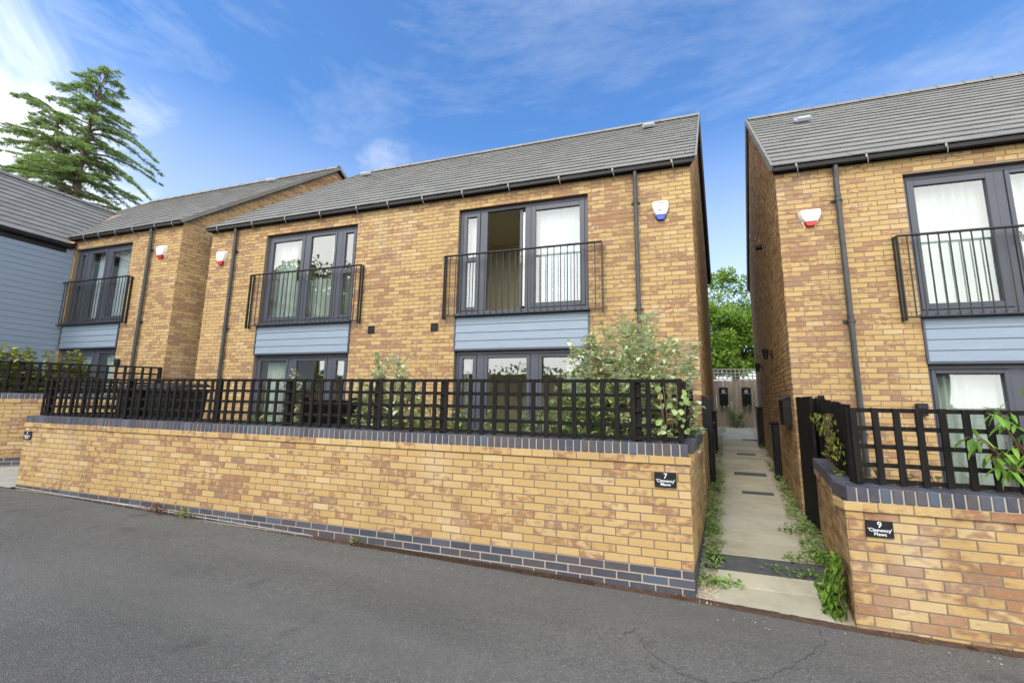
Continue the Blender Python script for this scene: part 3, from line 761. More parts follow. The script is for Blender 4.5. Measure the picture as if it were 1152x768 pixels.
def lamp(X0, Y0, t, z, label, arm=.12):
    p = side_pt(X0, Y0, t); n = Vector((-.98, .19, 0)); c = empty('wall_lamp', (p.x, p.y, z), label, 'wall lamp', 'wall lamps in the alley')
    b = MB(); b.obox(p + n*.006 + Vector((0,-.03,z-.09)), (0,1,0), n, .06, .015, .18, bev=.003); b.tube([p + n*.01 + Vector((0,0,z)), p + n*arm + Vector((0,0,z+.02))], .012); b.build('wall_bracket', M['black'], c)
    b = MB(); q = p + n*arm; b.tube([q + Vector((0,0,z-.10)), q + Vector((0,0,z-.02)), q + Vector((0,0,z+.08)), q + Vector((0,0,z+.12))], [.035, .045, .065, .01], 8); b.build('lamp_shade', M['black'], c)
lamp(1.71, 2.6, 2.2, 2.42, 'black wall lamp on the right alley wall, nearer one'); lamp(1.71, 2.6, 4.5, 2.34, 'black wall lamp on the right alley wall, farther one')
def flue(X0, Y0, t, z, label):
    p = side_pt(X0, Y0, t); n = Vector((-.98, .19, 0)); b = MB()
    b.tube([p, p + n*.10 + Vector((0,0,0))], .05, 12); b.tube([p + n*.10, p+n*.13], .06, 12)
    o = b.build('boiler_flue', M['black']); 
    for v in o.data.vertices: v.co.z += 0
    o.location.z = z - .06
    tag(o, label, 'flue')
flue(1.71, 2.6, 2.6, 4.75, 'black round flue high on the right alley wall'); 
# ------------------------------------------------------------------ alarm boxes
def alarm(x, z, yf, low, label, w=.26, h=.33, text=False):
    p = empty('alarm_box', (x, yf-.007, z-h/2), label, 'alarm box', 'burglar alarm boxes on the facades')
    def shield(mb, zs, y0, y1, g=0):
        prof = [(p_[0]*w/2*(1+g), z - h/2 + p_[1]*h) for p_ in zs]
        k = len(prof); pts = [(-a, b) for a, b in prof] + [(a, b) for a, b in reversed(prof)]
        vs = [(x+a, y0, b) for a, b in pts] + [(x+a*.90, y1, z + (b-z)*.93) for a, b in pts]; m_ = len(pts)
        mb.add(vs, [tuple(range(m_)), tuple(range(2*m_-1, m_-1, -1))] + [(i, (i+1) % m_, m_+(i+1) % m_, m_+i) for i in range(m_)])
    b = MB(); shield(b, [(.86, 1), (1, .93), (.98, .72), (.82, .46), (.58, .27)], yf-.005, yf-.07); b.build('cover', M['white'], p)
    b = MB(); shield(b, [(.60, .262), (.47, .06), (.36, .0)], yf-.005, yf-.062); b.build('lens', M[low], p)
    b = MB(); shield(b, [(.9, 1.01), (1.03, .94), (1.01, .71), (.85, .44), (.52, .02), (.38, -.02)], yf-.002, yf-.006); b.build('base_plate', M['white'] if low == 'redp' else M['black'], p)
    if text:
        b = MB(); yy = yf-.0735
        for k in range(9): b.box(x-.08+k*.018, x-.066+k*.018, yy, yy+.004, z+h*.33+.006*math.sin(k/8*PI), z+h*.33+.017+.006*math.sin(k/8*PI))
        for a, c, l in ((-.05, -.02, .05), (-.02, -.01, .02), (.025, -.02, .03), (-.03, .0, .06)): b.box(x+a, x+a+l, yy, yy+.004, z+c, z+c+.012)
        b.build('printed_text', M['greyink'], p)
alarm(.023, 4.54, 2.506, 'bluep', 'white alarm box with blue tip and small print', text=True)
alarm(-9.56, 4.60, 2.506, 'redp', 'white and red alarm box beside the left downpipe of the middle pair', w=.28)
alarm(-11.39, 4.87, 2.37, 'redp', 'white and red alarm box on the far-left house', w=.30)
alarm(2.105, 4.20, 2.6, 'redp', 'white and red alarm box on the right-hand house', w=.28, h=.26)

def socket(x, z, yf, label):
    p = empty('outdoor_socket', (x, yf, z), label, 'socket', 'black outdoor sockets'); b = MB(); b.box(x-.055, x+.055, yf-.075, yf-.006, z-.075, z+.075, bev=.01); b.build('socket_box', M['black'], p)
    b = MB(); b.box(x-.062, x+.062, yf-.085, yf-.02, z+.01, z+.085, bev=.012); b.build('hinged_lid', M['plate'], p)
socket(3.13, 1.42, 2.6, 'black outdoor socket beside the right-hand garden door'); socket(-12.36, 2.2, 2.37, 'black outdoor socket between far-left garden door and downpipe')
# ------------------------------------------------------------------ house number plates
def plate(x0, x1, z0, z1, y, num, label, lines=("'Clemency'", 'Mews')):
    p = empty('number_plate', ((x0+x1)/2, y, z0), label, 'sign', 'house number plates')
    b = MB(); b.box(x0, x1, y-.022, y-.010, z0, z1, bev=.002); b.build('plate', M['plate'], p)
    w = x1-x0; h = z1-z0
    def txt(s, size, zz):
        cu = bpy.data.curves.new('t', 'FONT'); cu.body = s; cu.size = size; cu.align_x = 'CENTER'; cu.align_y = 'CENTER'; cu.extrude = .0008; cu.offset = .0002
        o = bpy.data.objects.new('tmp', cu); COL.objects.link(o); bpy.context.view_layer.update()
        me = bpy.data.meshes.new_from_object(o.evaluated_get(bpy.context.evaluated_depsgraph_get())); bpy.data.objects.remove(o)
        me.materials.clear(); me.materials.append(M['letter'])
        q = bpy.data.objects.new('lettering', me); COL.objects.link(q); q.parent = p; q.rotation_euler = (PI/2, 0, 0); q.location = (0, -.0235, zz - z0)
    txt(num, h*.50, z0+h*.76); txt(lines[0], h*.285, z0+h*.44); txt(lines[1], h*.285, z0+h*.20)
plate(-.304, -.115, .697, .828, 0, '7', 'black number 7 plate on the long middle wall')
plate(1.240, 1.416, .462, .585, -.1, '9', 'black number 9 plate on the right-hand wall')
plate(-9.99, -9.80, .705, .838, 0, '5', 'small black number plate at the left end of the long wall')

# ------------------------------------------------------------------ ground
def rz(x): return -.222 - .0172*max(-12, min(0, x))
def strct(mb, name, m, **k): o = mb.build(name, m, **k); o['kind'] = 'structure'; return o
mb = MB(); xs = [-150, -60, -30] + [-12+i*1.0 for i in range(0, 13)] + [1.13, 6, 20, 60, 150]; ys = [-150, -40, -12, -5, -2, -.1]
vs = []; 
def edgeY(x): return -.075 if x <= 0 else (-.075 - .1*min(1, x/1.13))
for y in ys:
    for x in xs: vs.append((x, (edgeY(x) if y == -.1 else y), rz(x) + (-.01*min(12, -y)/4 if y < -.2 else 0)))
nx = len(xs); mb.add(vs, [(j*nx+i, j*nx+i+1, (j+1)*nx+i+1, (j+1)*nx+i) for j in range(len(ys)-1) for i in range(nx-1)])
strct(mb, 'road', M['asphalt'])
mb = MB(); mb.poly([(-200,-200,-.75),(200,-200,-.75),(200,200,-.75),(-200,200,-.75)]); strct(mb, 'ground', M['soil'])
mb = MB(); mb.add([(-9.8,.2,.10),(-.15,.2,.10),(.35,2.5,.12),(-9.9,2.5,.12)], [(0,1,2,3)]); mb.add([(1.4,.1,-.12),(7.5,.1,-.12),(7.5,2.6,-.1),(1.8,2.6,-.1)], [(0,1,2,3)]); strct(mb, 'garden_ground', M['paving'])
mb = MB(); mb.add([(-10.0,-.08,rz(-10)+.012),(-10.0,2.3,.05),(-10.9,2.6,.06),(-19,-6,.05),(-15,-6,.0),(-12.0,-.08,rz(-12)+.012)], [(0,1,2,3,4,5)]); strct(mb, 'driveway', M['pale'])
# earth each side of the path
def pz(y): return -.225 + .0665*y if y > 0 else -.222
mb = MB()
for i in range(14):
    y0, y1 = -.08+i*.97, -.08+(i+1)*.97
    xl0, xr0 = -.02+.2*y0, 1.18+.2*y0+.35*min(1,max(0,y0-1)); xl1, xr1 = -.02+.2*y1, 1.18+.2*y1+.35*min(1,max(0,y1-1))
    mb.add([(xl0-.1, y0, pz(y0)-.012), (xr0+.5, y0, pz(y0)-.012), (xr1+.5, y1, pz(y1)-.012), (xl1-.1, y1, pz(y1)-.012)], [(0,1,2,3)])
strct(mb, 'path_verge_soil', M['gravel'])
# path slabs
mb = MB(); dk = MB(); pd = Vector((.2, .98, 0)).normalized()
y = 0.0; k = 0
rows = [(.0,.34),(.345,.655),('d',.66,1.06),(1.065,1.47),(1.475,1.90),(1.905,2.35)]
yy = 2.355
while yy < 12.3: rows.append((yy, yy+.445)); yy += .45
for r_ in rows:
    d_ = r_[0] == 'd'
    if d_: r_ = r_[1:]
    y0, y1 = r_; xl, xr = .165, .985
    if d_: xl, xr = .04, 1.30
    f = MB() if False else (dk if d_ else mb)
    z0, z1 = pz(y0)+R.uniform(-.003,.003), pz(y1)+R.uniform(-.003,.003)
    if d_: z0 -= .006; z1 -= .006
    tilt = .0 
    P = [(xl+.2*y0, y0+.004, z0), (xr+.2*y0, y0+.004, z0), (xr+.2*y1, y1-.012, z1), (xl+.2*y1, y1-.012, z1)]
    if r_[0] == 0.0: P[0] = (.15, -.0, z0); P[1] = (1.0, -.085, z0)
    f.add([Vector(p)-Vector((0,0,.05)) for p in P] + [Vector(p) for p in P], [(4,5,6,7),(0,1,5,4),(1,2,6,5),(2,3,7,6),(3,0,4,7)])
strct(mb, 'garden_path', M['slab']); pb = MB(); pb.add([(.15,.0,pz(0)-.035),(1.0,-.06,pz(0)-.035),(1.0+2.46,12.3,pz(12.3)-.035),(.15+2.46,12.3,pz(12.3)-.035)], [(0,1,2,3)]); strct(pb, 'path_bed', M['soil']); strct(dk, 'path_threshold', M['darkslab'])
def cover(x, y, w, l, label):
    b = MB(); z = pz(y)+.006; z1 = pz(y+l)+.006
    b.add([(x-w/2,y,z),(x+w/2,y,z),(x+w/2+.2*l,y+l,z1),(x-w/2+.2*l,y+l,z1)] + [(x-w/2,y,z-.02),(x+w/2,y,z-.02),(x+w/2+.2*l,y+l,z1-.02),(x-w/2+.2*l,y+l,z1-.02)], [(0,1,2,3),(4,5,1,0),(5,6,2,1),(6,7,3,2),(7,4,0,3)])
    tag(b.build('drain_cover', M['darkslab']), label, 'drain cover', 'dark covers set in the path')
cover(1.41, 3.55, .46, .16, 'dark drain cover in the path, nearest one'); cover(1.62, 4.85, .56, .26, 'wide dark drain cover in the path, second from the road'); cover(2.06, 7.0, .40, .18, 'dark drain cover in the path, third from the road'); cover(2.75, 9.3, .5, .25, 'dark drain cover in the path, nearest the end fence')

# rusty edging strip and channel grate at the wall foot
mb = MB()
pts = [(-4.1,0), (-3.0,0), (-2,0), (-1,0), (0,0), (1.13,-.1), (2.5,-.1), (5,-.1), (7.6,-.1)]
for (xa, ya), (xb, yb) in zip(pts, pts[1:]):
    n = max(2, int((xb-xa)/.06))
    for i in range(n):
        a = xa+(xb-xa)*i/n; b = xa+(xb-xa)*(i+1)/n; pa = ya+(yb-ya)*i/n; pb = ya+(yb-ya)*(i+1)/n
        j1, j2 = R.uniform(-.006,.008), R.uniform(-.006,.008); za = rz(a)+.006+R.uniform(-.002,.004)
        mb.add([(a, pa-.082+j1, za-.01), (b, pb-.082+j1, za-.01), (b, pb+.003, za+.004), (a, pa+.003, za+.004)], [(0,1,2,3)])
strct(mb, 'gutter_edging', M['rust'])
g = MB()
for k in range(120):
    x = -3.55 + k*.0225; g.box(x, x+.011, -.074, -.006, rz(x)+.008, rz(x)+.020)
tag(g.build('channel_grate', M['rust']), 'rusty ribbed drain channel along the foot of the long wall', 'drain grate')
mb = MB()
for i in range(90):
    a = -10+i*.066; b = a+.066; w0 = .028+R.uniform(-.006,.006)
    if b < -4.1: w0 *= .6; mb.add([(a,-w0,rz(a)+.008),(b,-w0,rz(b)+.008),(b,.004,rz(b)+.016),(a,.004,rz(a)+.016)], [(0,1,2,3)])
strct(mb, 'mortar_fillet', M['mortar_pale'])
# cracks in the tarmac
mb = MB()
def crack(pts, w=.0021, jit=.016):
    P = []
    for (a, b), (c, d) in zip(pts, pts[1:]):
        n = max(2, int(math.hypot(c-a, d-b)/.035))
        for i in range(n): t_ = i/n; P.append((a+(c-a)*t_+R.uniform(-jit,jit), b+(d-b)*t_+R.uniform(-jit,jit)))
    for p, q in zip(P, P[1:]):
        d = Vector((q[0]-p[0], q[1]-p[1], 0)).normalized(); n = Vector((-d.y, d.x, 0))*w*R.uniform(.4, 1)
        zz = -.004*0 + .0015
        f = lambda a: (a[0], a[1], rz(a[0]) + (-.0025*-a[1] if a[1] < -.2 else 0) + .004)
        A, B = Vector(f(p)), Vector(f(q)); mb.add([A-n, B-n, B+n, A+n], [(0,1,2,3)])
crack([(-.51,-.66), (-.44,-.90), (-.25,-1.08), (-.06,-1.14), (.25,-.98), (.47,-.80), (.66,-.58), (.80,-.40), (.85,-.20)])
crack([(-.51,-.72), (-.60,-.78), (-.45,-.62)]); crack([(-.06,-1.14), (.1,-1.4)])
mb.build('road_cracks', mat('crack_dark', (.030,.028,.025), .95))['kind'] = 'structure'

# ------------------------------------------------------------------ vegetation
def leaf(mb, p, d, L, W, c, fold=.25, side=None, n=2):
    d = d.normalized(); s = d.cross(Vector((0,0,1))) if side is None else side
    if s.length < .1: s = Vector((1,0,0))
    s.normalize(); u = s.cross(d).normalized()
    if n == 1:
        mb.add([p, p+d*L*.5+s*W/2, p+d*L, p+d*L*.5-s*W/2], [(0,1,2,3)], c); return
    dr = -u*L*.12
    vs = [p, p+d*L*.35+s*W/2+u*W*fold, p+d*L*.7+s*W*.38+u*W*fold*.8+dr*.5, p+d*L+dr, p+d*L*.7-s*W*.38+u*W*fold*.8+dr*.5, p+d*L*.35-s*W/2+u*W*fold, p+d*L*.5]
    mb.add(vs, [(0,1,2,6),(6,2,3),(6,3,4),(0,6,4,5)], c)
def rv(s=1): return Vector((R.uniform(-1,1), R.uniform(-1,1), R.uniform(-1,1)))*s
def shrub(name, label, base, stems, L, W, m, cat='shrub', per=.05, tw=.35, group=None, droop=.2, twr=.006, tdens=.12, leafdown=.0, twm='twig', tmin=.25):
    """stems: list of (tip vector relative to base, curvature)"""
    s = empty(name, base, label, cat, group); st = MB(); lf = MB(); B = Vector(base)
    for tip, bow in stems:
        tip = Vector(tip); P = []; off = rv(.15); ln = tip.length
        for i in range(9):
            t = i/8; P.append(B + tip*t + Vector((bow[0], bow[1], 0))*math.sin(PI*t)*.5 + rv(.012) + off*0)
        st.tube(P, [twr*1.8*(1-.75*i/8) for i in range(9)], 5)
        n = int(ln/tdens)
        for k in range(n):
            t = tmin + (1-tmin)*(k+R.random())/n; i = min(7, int(t*8)); p = P[i].lerp(P[i+1], t*8-i); ax = (P[i+1]-P[i]).normalized()
            d = (ax*.7 + rv(.9)).normalized(); l = tw*R.uniform(.35, 1)*(1.15-.6*t)
            Q = [p, p+d*l*.5+rv(.01), p+d*l - Vector((0,0,droop*l*.4))]
            st.tube(Q, [twr*.55, twr*.4, twr*.25], 4, cap=False)
            m_ = max(3, int(l/per))
            for q in range(m_):
                tt = (q+.5)/m_; pp = Q[0].lerp(Q[2], tt) if tt > .5 else Q[0].lerp(Q[1], tt*2)
                sd = Vector((0,0,1)).cross(d); sd = sd.normalized() if sd.length > .1 else Vector((1,0,0))
                dd = (d*.6 + sd*(1 if q % 2 else -1) + rv(.55) - Vector((0,0,leafdown))).normalized()
                sz = R.uniform(.65, 1.15); leaf(lf, pp, dd, L*sz, W*sz, (R.random(), R.random(), R.random()))
        for q in range(max(3, int(ln*.35/per))):
            t = R.uniform(max(.5, tmin), 1); i = min(7, int(t*8)); pp = P[i].lerp(P[i+1], t*8-i); sz = R.uniform(.6, 1.1)
            leaf(lf, pp, rv().normalized(), L*sz, W*sz, (R.random(),)*3)
    st.build('stem', M[twm], s, fixn=False); lf.build('foliage', m, s, fixn=False)
    return s
LM = {}
LM['silver'] = leaf_mat('silvery_green_leaves', (.32,.39,.16), (.52,.58,.32), (.74,.78,.55))
LM['green'] = leaf_mat('mid_green_leaves', (.16,.26,.06), (.29,.41,.12), (.47,.57,.24))
LM['fresh'] = leaf_mat('fresh_green_leaves', (.09,.20,.025), (.17,.34,.04), (.30,.47,.08))
LM['lime'] = leaf_mat('yellow_green_leaves', (.12,.16,.03), (.25,.30,.05), (.40,.40,.10))
LM['dry'] = leaf_mat('dead_brown_leaves', (.10,.04,.02), (.20,.09,.04), (.32,.17,.08), trans=.15)
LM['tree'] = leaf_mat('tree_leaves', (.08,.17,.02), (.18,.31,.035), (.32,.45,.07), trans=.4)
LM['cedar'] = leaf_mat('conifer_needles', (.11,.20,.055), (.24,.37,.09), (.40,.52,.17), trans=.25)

st = []
for k in range(58):
    a = R.uniform(-1.0, .62); st.append(((a, R.uniform(-.45,.5), R.uniform(1.2, 2.6) - .30*abs(a+.2)), (R.uniform(-.2,.25), R.uniform(-.2,.2))))
st += [((.66,.25,2.05),(.1,0)), ((.60,.2,1.85),(.1,0)), ((-.95,-.1,1.55),(-.2,0)), ((-.6,.1,2.25),(0,0)), ((-.1,.1,2.25),(0,0)), ((.15,-.2,2.1),(.1,0))]
shrub('silvery_shrub', 'tall silvery green shrub bursting over the trellis at the alley corner', (-.38, 1.22, .12), st, .100, .060, LM['silver'], per=.029, tw=.40, tdens=.058)
st = [((R.uniform(-.36,.42), R.uniform(-.3,.3), R.uniform(.9, 1.95)), (R.uniform(-.1,.1), 0)) for k in range(17)]
shrub('leafy_shrub', 'bushy pale green shrub rising above the trellis left of centre', (-3.80, .85, .12), st+st, .11, .06, LM['silver'], per=.04, tw=.30, tdens=.09)
st = [((R.uniform(-.3,.5), R.uniform(-.2,.2), R.uniform(.9, 1.75)), (R.uniform(-.1,.1), 0)) for k in range(9)]
shrub('leafy_shrub', 'thin pale shrub behind the trellis under the left garden door', (-5.62, .95, .12), st, .10, .05, LM['silver'], per=.05, tw=.26, tdens=.15)
for i, (x, lab, hh_, n_) in enumerate(((-3.05, 'low green shrub behind the trellis just left of the middle garden door', 1.35, 7), (-1.75, 'low green shrub behind the trellis before the middle garden door', 1.25, 8), (-1.05, 'dense green shrub behind the trellis beside the tall silvery one', 1.6, 9), (-6.6, 'bright green low plant behind the trellis near the left downpipe', 1.15, 4), (-4.45, 'small dark green bush behind the trellis by the garden divider', 1.2, 5))):
    st = [((R.uniform(-.55,.55), R.uniform(-.25,.35), R.uniform(.6, 1)*hh_), (R.uniform(-.1,.1), 0)) for k in range(n_*3)]
    shrub('garden_shrub', lab, (x, .85, .12), st, .09, .055, LM['green'] if i != 3 else LM['fresh'], per=.04, tw=.28, tdens=.09)
# right-hand garden
st = [((-.30,.15,1.25),(-.1,0)), ((-.45,.3,1.15),(0,0)), ((-.2,0,1.05),(0,0)), ((.0,-.05,1.0),(.1,0)), ((.25,-.02,.95),(.1,0)), ((-.15,.2,.8),(0,0)), ((-.3,.05,.95),(0,0))]
shrub('climbing_plant', 'young vine with rounded leaves climbing the black board fence', (1.72, .28, -.12), st+st, .07, .062, LM['lime'], 'climber', per=.055, tw=.22, tdens=.13)
st = [((-.5,-.28,.62),(-.1,0)), ((-.65,-.3,.42),(-.1,0)), ((-.25,-.3,.75),(0,0)), ((-.55,-.25,.25),(0,0)), ((-.15,-.28,.35),(0,0))]
shrub('trailing_plant', 'stems with long drooping leaves hanging over the trellis at the right edge', (2.62, .14, .84), st+st, .13, .036, LM['fresh'], 'plant', per=.06, tw=.20, tdens=.20, leafdown=1.3, droop=.6)
st = [((R.uniform(-.5,.2), R.uniform(-.1,.2), R.uniform(.25,.8)), (0,0)) for k in range(6)]
shrub('garden_shrub', 'thin small leaved shrub behind the right-hand trellis', (2.15, .35, .3), st, .035, .018, LM['green'], per=.05, tw=.2, tdens=.12)
# ivy at the right wall foot
def ivy(name, label, P0, du, dv, n, L, m, nrm, taper=True, cat='plant'):
    s = empty(name, P0, label, cat); lf = MB(); stm = MB(); P0 = Vector(P0); du = Vector(du); dv = Vector(dv); nrm = Vector(nrm).normalized()
    for k in range(7):
        u = R.uniform(-.5,.5); P = [P0 + du*u*(1-.3*t) + dv*t*R.uniform(.8,1) + nrm*(.02+.05*math.sin(PI*t)) for t in (0,.35,.7,1)]; stm.tube(P, .003, 4, cap=False)
    for k in range(n):
        t = R.random()**1.25; u = R.uniform(-.5,.5)*(1-.55*t if taper else 1)
        p = P0 + du*u + dv*t + nrm*R.uniform(.01,.15*(1.15-t))
        d = (Vector((0,0,-.9)) + du.normalized()*R.uniform(-1,1) + nrm*R.uniform(.1,.9)).normalized(); sz = L*R.uniform(.5,1.1)
        leaf(lf, p, d, sz, sz*.95, (R.random(), R.random(), R.random()), fold=.15, side=d.cross(nrm)+rv(.2))
    stm.build('stem', M['twig'], s, fixn=False); lf.build('foliage', m, s, fixn=False)
ivy('ivy_plant', 'bright green ivy growing up the corner of the right-hand wall', (1.185, .24, -.21), (.14,.60,0), (-.01,-.08,.42), 420, .078, LM['fresh'], (-.98,.2,0))
ivy('climbing_plant', 'yellow green vine leaves hanging on the alley side of the black board fence', (1.40, .62, 1.38), (.20,.78,0), (.02,.0,-.42), 130, .062, LM['lime'], (-.98,.2,0), taper=False, cat='climber')
ivy('trailing_plant', 'green leaves hanging through the trellis near the alley corner', (-.12, .03, 1.62), (.26,0,0), (0,0,-.42), 26, .062, LM['green'], (0,-1,0), taper=False)
# weeds: tufts of small leaves, one object per strip because nobody could count them
def weeds(name, pts, m, L, zf, spread=.07, h=.12, label=None):
    lf = MB()
    for (x, y, n) in pts:
        hh_ = h*R.uniform(.5, 1.2)
        for k in range(n):
            a = R.uniform(0, 2*PI); r = spread*R.random()**.7; z = zf(x, y) + hh_*R.random()*(1-r/spread*.5)
            leaf(lf, Vector((x+r*math.cos(a), y+r*math.sin(a), z)), Vector((math.cos(a), math.sin(a), R.uniform(-.3,.9))), L*R.uniform(.5,1.2), L*.5*R.uniform(.6,1.2), (R.random(), R.random(), R.random()))
    o = lf.build(name, m, fixn=False); o['kind'] = 'stuff'; return o
zf = lambda x, y: pz(y)
P = []
for k in range(190):
    y = R.uniform(.15, 11.5); y = y if R.random() < .5 else R.uniform(.3, 5)
    P.append((.07+.2*y+R.uniform(-.07,.09), y, R.randint(8, 26)))
for k in range(210):
    y = R.uniform(.9, 11.5); y = y if R.random() < .5 else R.uniform(1, 5.5); P.append((1.14+.2*y+R.uniform(-.08,.12), y, R.randint(8, 26)))
weeds('path_weeds', P, LM['green'], .045, zf)
P = [(.30+.2*y, y, 14) for y in (.30,.36)] + [(.22+R.uniform(-.06,.06), .25+R.uniform(0,.12), 16) for k in range(3)]
P += [(.55+.2*.9+R.uniform(-.3,.5), R.uniform(.66,.78), 7) for k in range(9)] + [(.8+.2*1.1+R.uniform(-.1,.35), 1.06+R.uniform(-.02,.04), 8) for k in range(7)]
P += [(.33+R.uniform(-.03,.04), .95+R.uniform(-.1,1.2), 18) for k in range(9)] + [(1.38+R.uniform(-.06,.06), 1.15+R.uniform(-.1,.4), 20) for k in range(7)]
P += [(.95+.2*1.9+R.uniform(-.05,.05), 1.9+R.uniform(-.04,.04), 16) for k in range(3)]
weeds('path_weeds', P, LM['fresh'], .05, zf, h=.10)
zr_ = lambda x, y: rz(x)
def tuft(x, y, m, label, n=60, sp=.12, h=.14, L=.05, cat='weed'):
    lf = MB()
    for k in range(n):
        a = R.uniform(0, 2*PI); r = sp*R.random(); z = rz(x)+h*R.random()*(1-r/sp*.6)
        leaf(lf, Vector((x+r*1.6*math.cos(a), y+r*.35*math.sin(a), z)), Vector((math.cos(a), -abs(math.sin(a)), R.uniform(-.2,1.2))), L*R.uniform(.5,1.2), L*.4, (R.random(), R.random(), R.random()))
    tag(lf.build('weed_tuft', m, fixn=False), label, cat, 'weeds at the foot of the long wall')
tuft(-6.62, -.08, LM['dry'], 'dead rust brown weed at the foot of the long wall', 110, .16, .13)
tuft(-6.10, -.08, LM['lime'], 'olive green weed next to the dead brown one', 90, .10, .14)
tuft(-3.47, -.06, LM['lime'], 'small weed at wall foot left of the channel grate', 40, .06, .10, .04)
# fallen leaves and grit along the gutter line
lf = MB()
for k in range(420):
    x = R.choice((R.uniform(-7, -3), R.uniform(-4.2, 0), R.uniform(-4, 0), R.uniform(1.2, 4))); y = (-.03 if x < .2 else -.13) - abs(R.gauss(0, .035)); sz = R.uniform(.008, .026)
    leaf(lf, Vector((x, y, rz(x)+.012)), Vector((R.uniform(-1,1), R.uniform(-1,1), R.uniform(-.1,.25))), sz, sz*.5, (R.random(), 0, 0))
lf.build('leaf_litter', LM['dry'], fixn=False)['kind'] = 'stuff'
lf = MB(); lf.add([], [])
p = Vector((-.13, -.075, rz(0)+.015))
for k in range(3): leaf(lf, p + rv(.01), Vector((-.5+k*.5, -.3, .35)), .062, .04, (.7+.1*k, 0, 0))
tag(lf.build('fallen_leaf', LM['dry'], fixn=False), 'curled orange brown leaf at the right end of the long wall foot', 'leaf')
lf = MB(); p = Vector((1.74, -.16, rz(2)+.02)); leaf(lf, p, Vector((1,-.2,.1)), .07, .03, (.1,0,0)); tag(lf.build('fallen_leaf', LM['dry'], fixn=False), 'dark red leaf lying before the right-hand wall', 'leaf')
gb = MB()
for k in range(260):
    x = R.uniform(.02, .19); y = R.uniform(-.07, .55); r = R.uniform(.006,.014); x += .2*max(0,y); z = pz(y)+.0
    gb.add([(x-r,y,z),(x,y-r*.8,z),(x+r,y,z),(x,y+r*.8,z),(x,y,z+r)], [(0,1,4),(1,2,4),(2,3,4),(3,0,4)])
gb.build('gravel_stones', M['gravel'], fixn=False)['kind'] = 'stuff'
gr = MB()
for k in range(130):
    x = R.uniform(-9.5, 3.5); y = -.09 - abs(R.gauss(0,.10)) - (.1 if x > .3 else 0); r = R.uniform(.003,.009)
    gr.add([(x-r,y,rz(x)+.003),(x,y-r,rz(x)+.003),(x+r,y,rz(x)+.003),(x,y+r,rz(x)+.003),(x,y,rz(x)+r)], [(0,1,4),(1,2,4),(2,3,4),(3,0,4)])
gr.build('road_grit', M['pale'], fixn=False)['kind'] = 'stuff'
# end-of-alley shrub, far-left climber
st = [((R.uniform(-.3,.45), R.uniform(-.2,0), R.uniform(.5,1.0)), (0,0)) for k in range(9)]
shrub('garden_shrub', 'green shrub at the foot of the end fence', (2.95, 12.2, .5), st, .10, .06, LM['green'], per=.05, tw=.3, tdens=.1)
st = [((R.uniform(-.9,1.35), R.uniform(-.5,.9), R.uniform(1.0,2.1)), (0,0)) for k in range(26)]
st = [((u*.95, u*1.0+R.uniform(-.15,.1), h_), (0,0)) for u, h_ in [(R.uniform(-.9,.55), R.uniform(1.45,2.3)) for k in range(60)]]
shrub('climbing_plant', 'yellow green climber spilling over the far-left trellis', (-12.0, 1.0, .05), st, .11, .075, LM['lime'], 'climber', per=.045, tw=.30, tdens=.16, tmin=.68)

# two black bins behind the trellis
def bin_(x, y, label):
    w = empty('wheelie_bin', (x, y, .11), label, 'bin', 'black bins behind the trellis')
    b = MB(); a0, a1 = .22, .28
    b.add([(x-a0,y-.22,.2),(x+a0,y-.22,.2),(x+a0,y+.22,.2),(x-a0,y+.22,.2),(x-a1,y-.32,1.55),(x+a1,y-.32,1.55),(x+a1,y+.3,1.55),(x-a1,y+.3,1.55)], [(0,1,2,3),(0,1,5,4),(1,2,6,5),(2,3,7,6),(3,0,4,7),(4,5,6,7)])
    b.box(x-a1-.02, x+a1+.02, y-.34, y+.32, 1.50, 1.555, bev=.01); b.build('bin_body', M['black'], w)
    b = MB(); b.add([(x-a1-.03,y-.36,1.56),(x+a1+.03,y-.36,1.56),(x+a1+.03,y+.34,1.60),(x-a1-.03,y+.34,1.60),(x-a1+.02,y-.30,1.61),(x+a1-.02,y-.30,1.61),(x+a1-.02,y+.28,1.66),(x-a1+.02,y+.28,1.66)], [(0,1,2,3),(4,5,6,7),(0,1,5,4),(1,2,6,5),(2,3,7,6),(3,0,4,7)]); b.build('lid', M['plate'], w)
    for s in (-1, 1):
        b = MB(); b.tube([(x+s*.2, y+.22, .21), (x+s*.26, y+.22, .21)], .1, 14); b.build('wheel', M['black'], w)
bin_(-8.82, .95, 'black wheelie bin behind the trellis, left one'); bin_(-8.12, 1.0, 'black wheelie bin behind the trellis, right one')

# ------------------------------------------------------------------ trees
def crown_leaves(mb, blobs, n, L, gap=.0):
    for k in range(n):
        c, r = R.choice(blobs)
        v = rv(); v = v.normalized()*(R.random()**.38) if v.length else v
        p = Vector(c) + Vector((v.x*r[0], v.y*r[1], v.z*r[2])); d = (v + rv(.9)).normalized(); sz = L*R.uniform(.6,1.3)
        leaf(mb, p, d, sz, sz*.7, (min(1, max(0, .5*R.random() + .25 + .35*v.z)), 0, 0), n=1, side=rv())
def broad(name, label, base, H, blobs, n, L, group=None, m='tree'):
    t = empty(name, base, label, 'tree', group); B = Vector(base)
    tr = MB(); tr.tube([B, B+Vector((.05,0,H*.35)), B+Vector((.1,.1,H*.6))], [.24, .18, .11], 10)
    for c, r in blobs[:14]: tr.tube([B+Vector((.06,.05,H*.4)), B.lerp(Vector(c), .6)+Vector((0,0,H*.15)), Vector(c)], [.09, .05, .02], 6)
    tr.build('trunk', M['bark'], t)
    cr = MB(); crown_leaves(cr, blobs, n, L); cr.build('crown', LM[m], t, fixn=False)
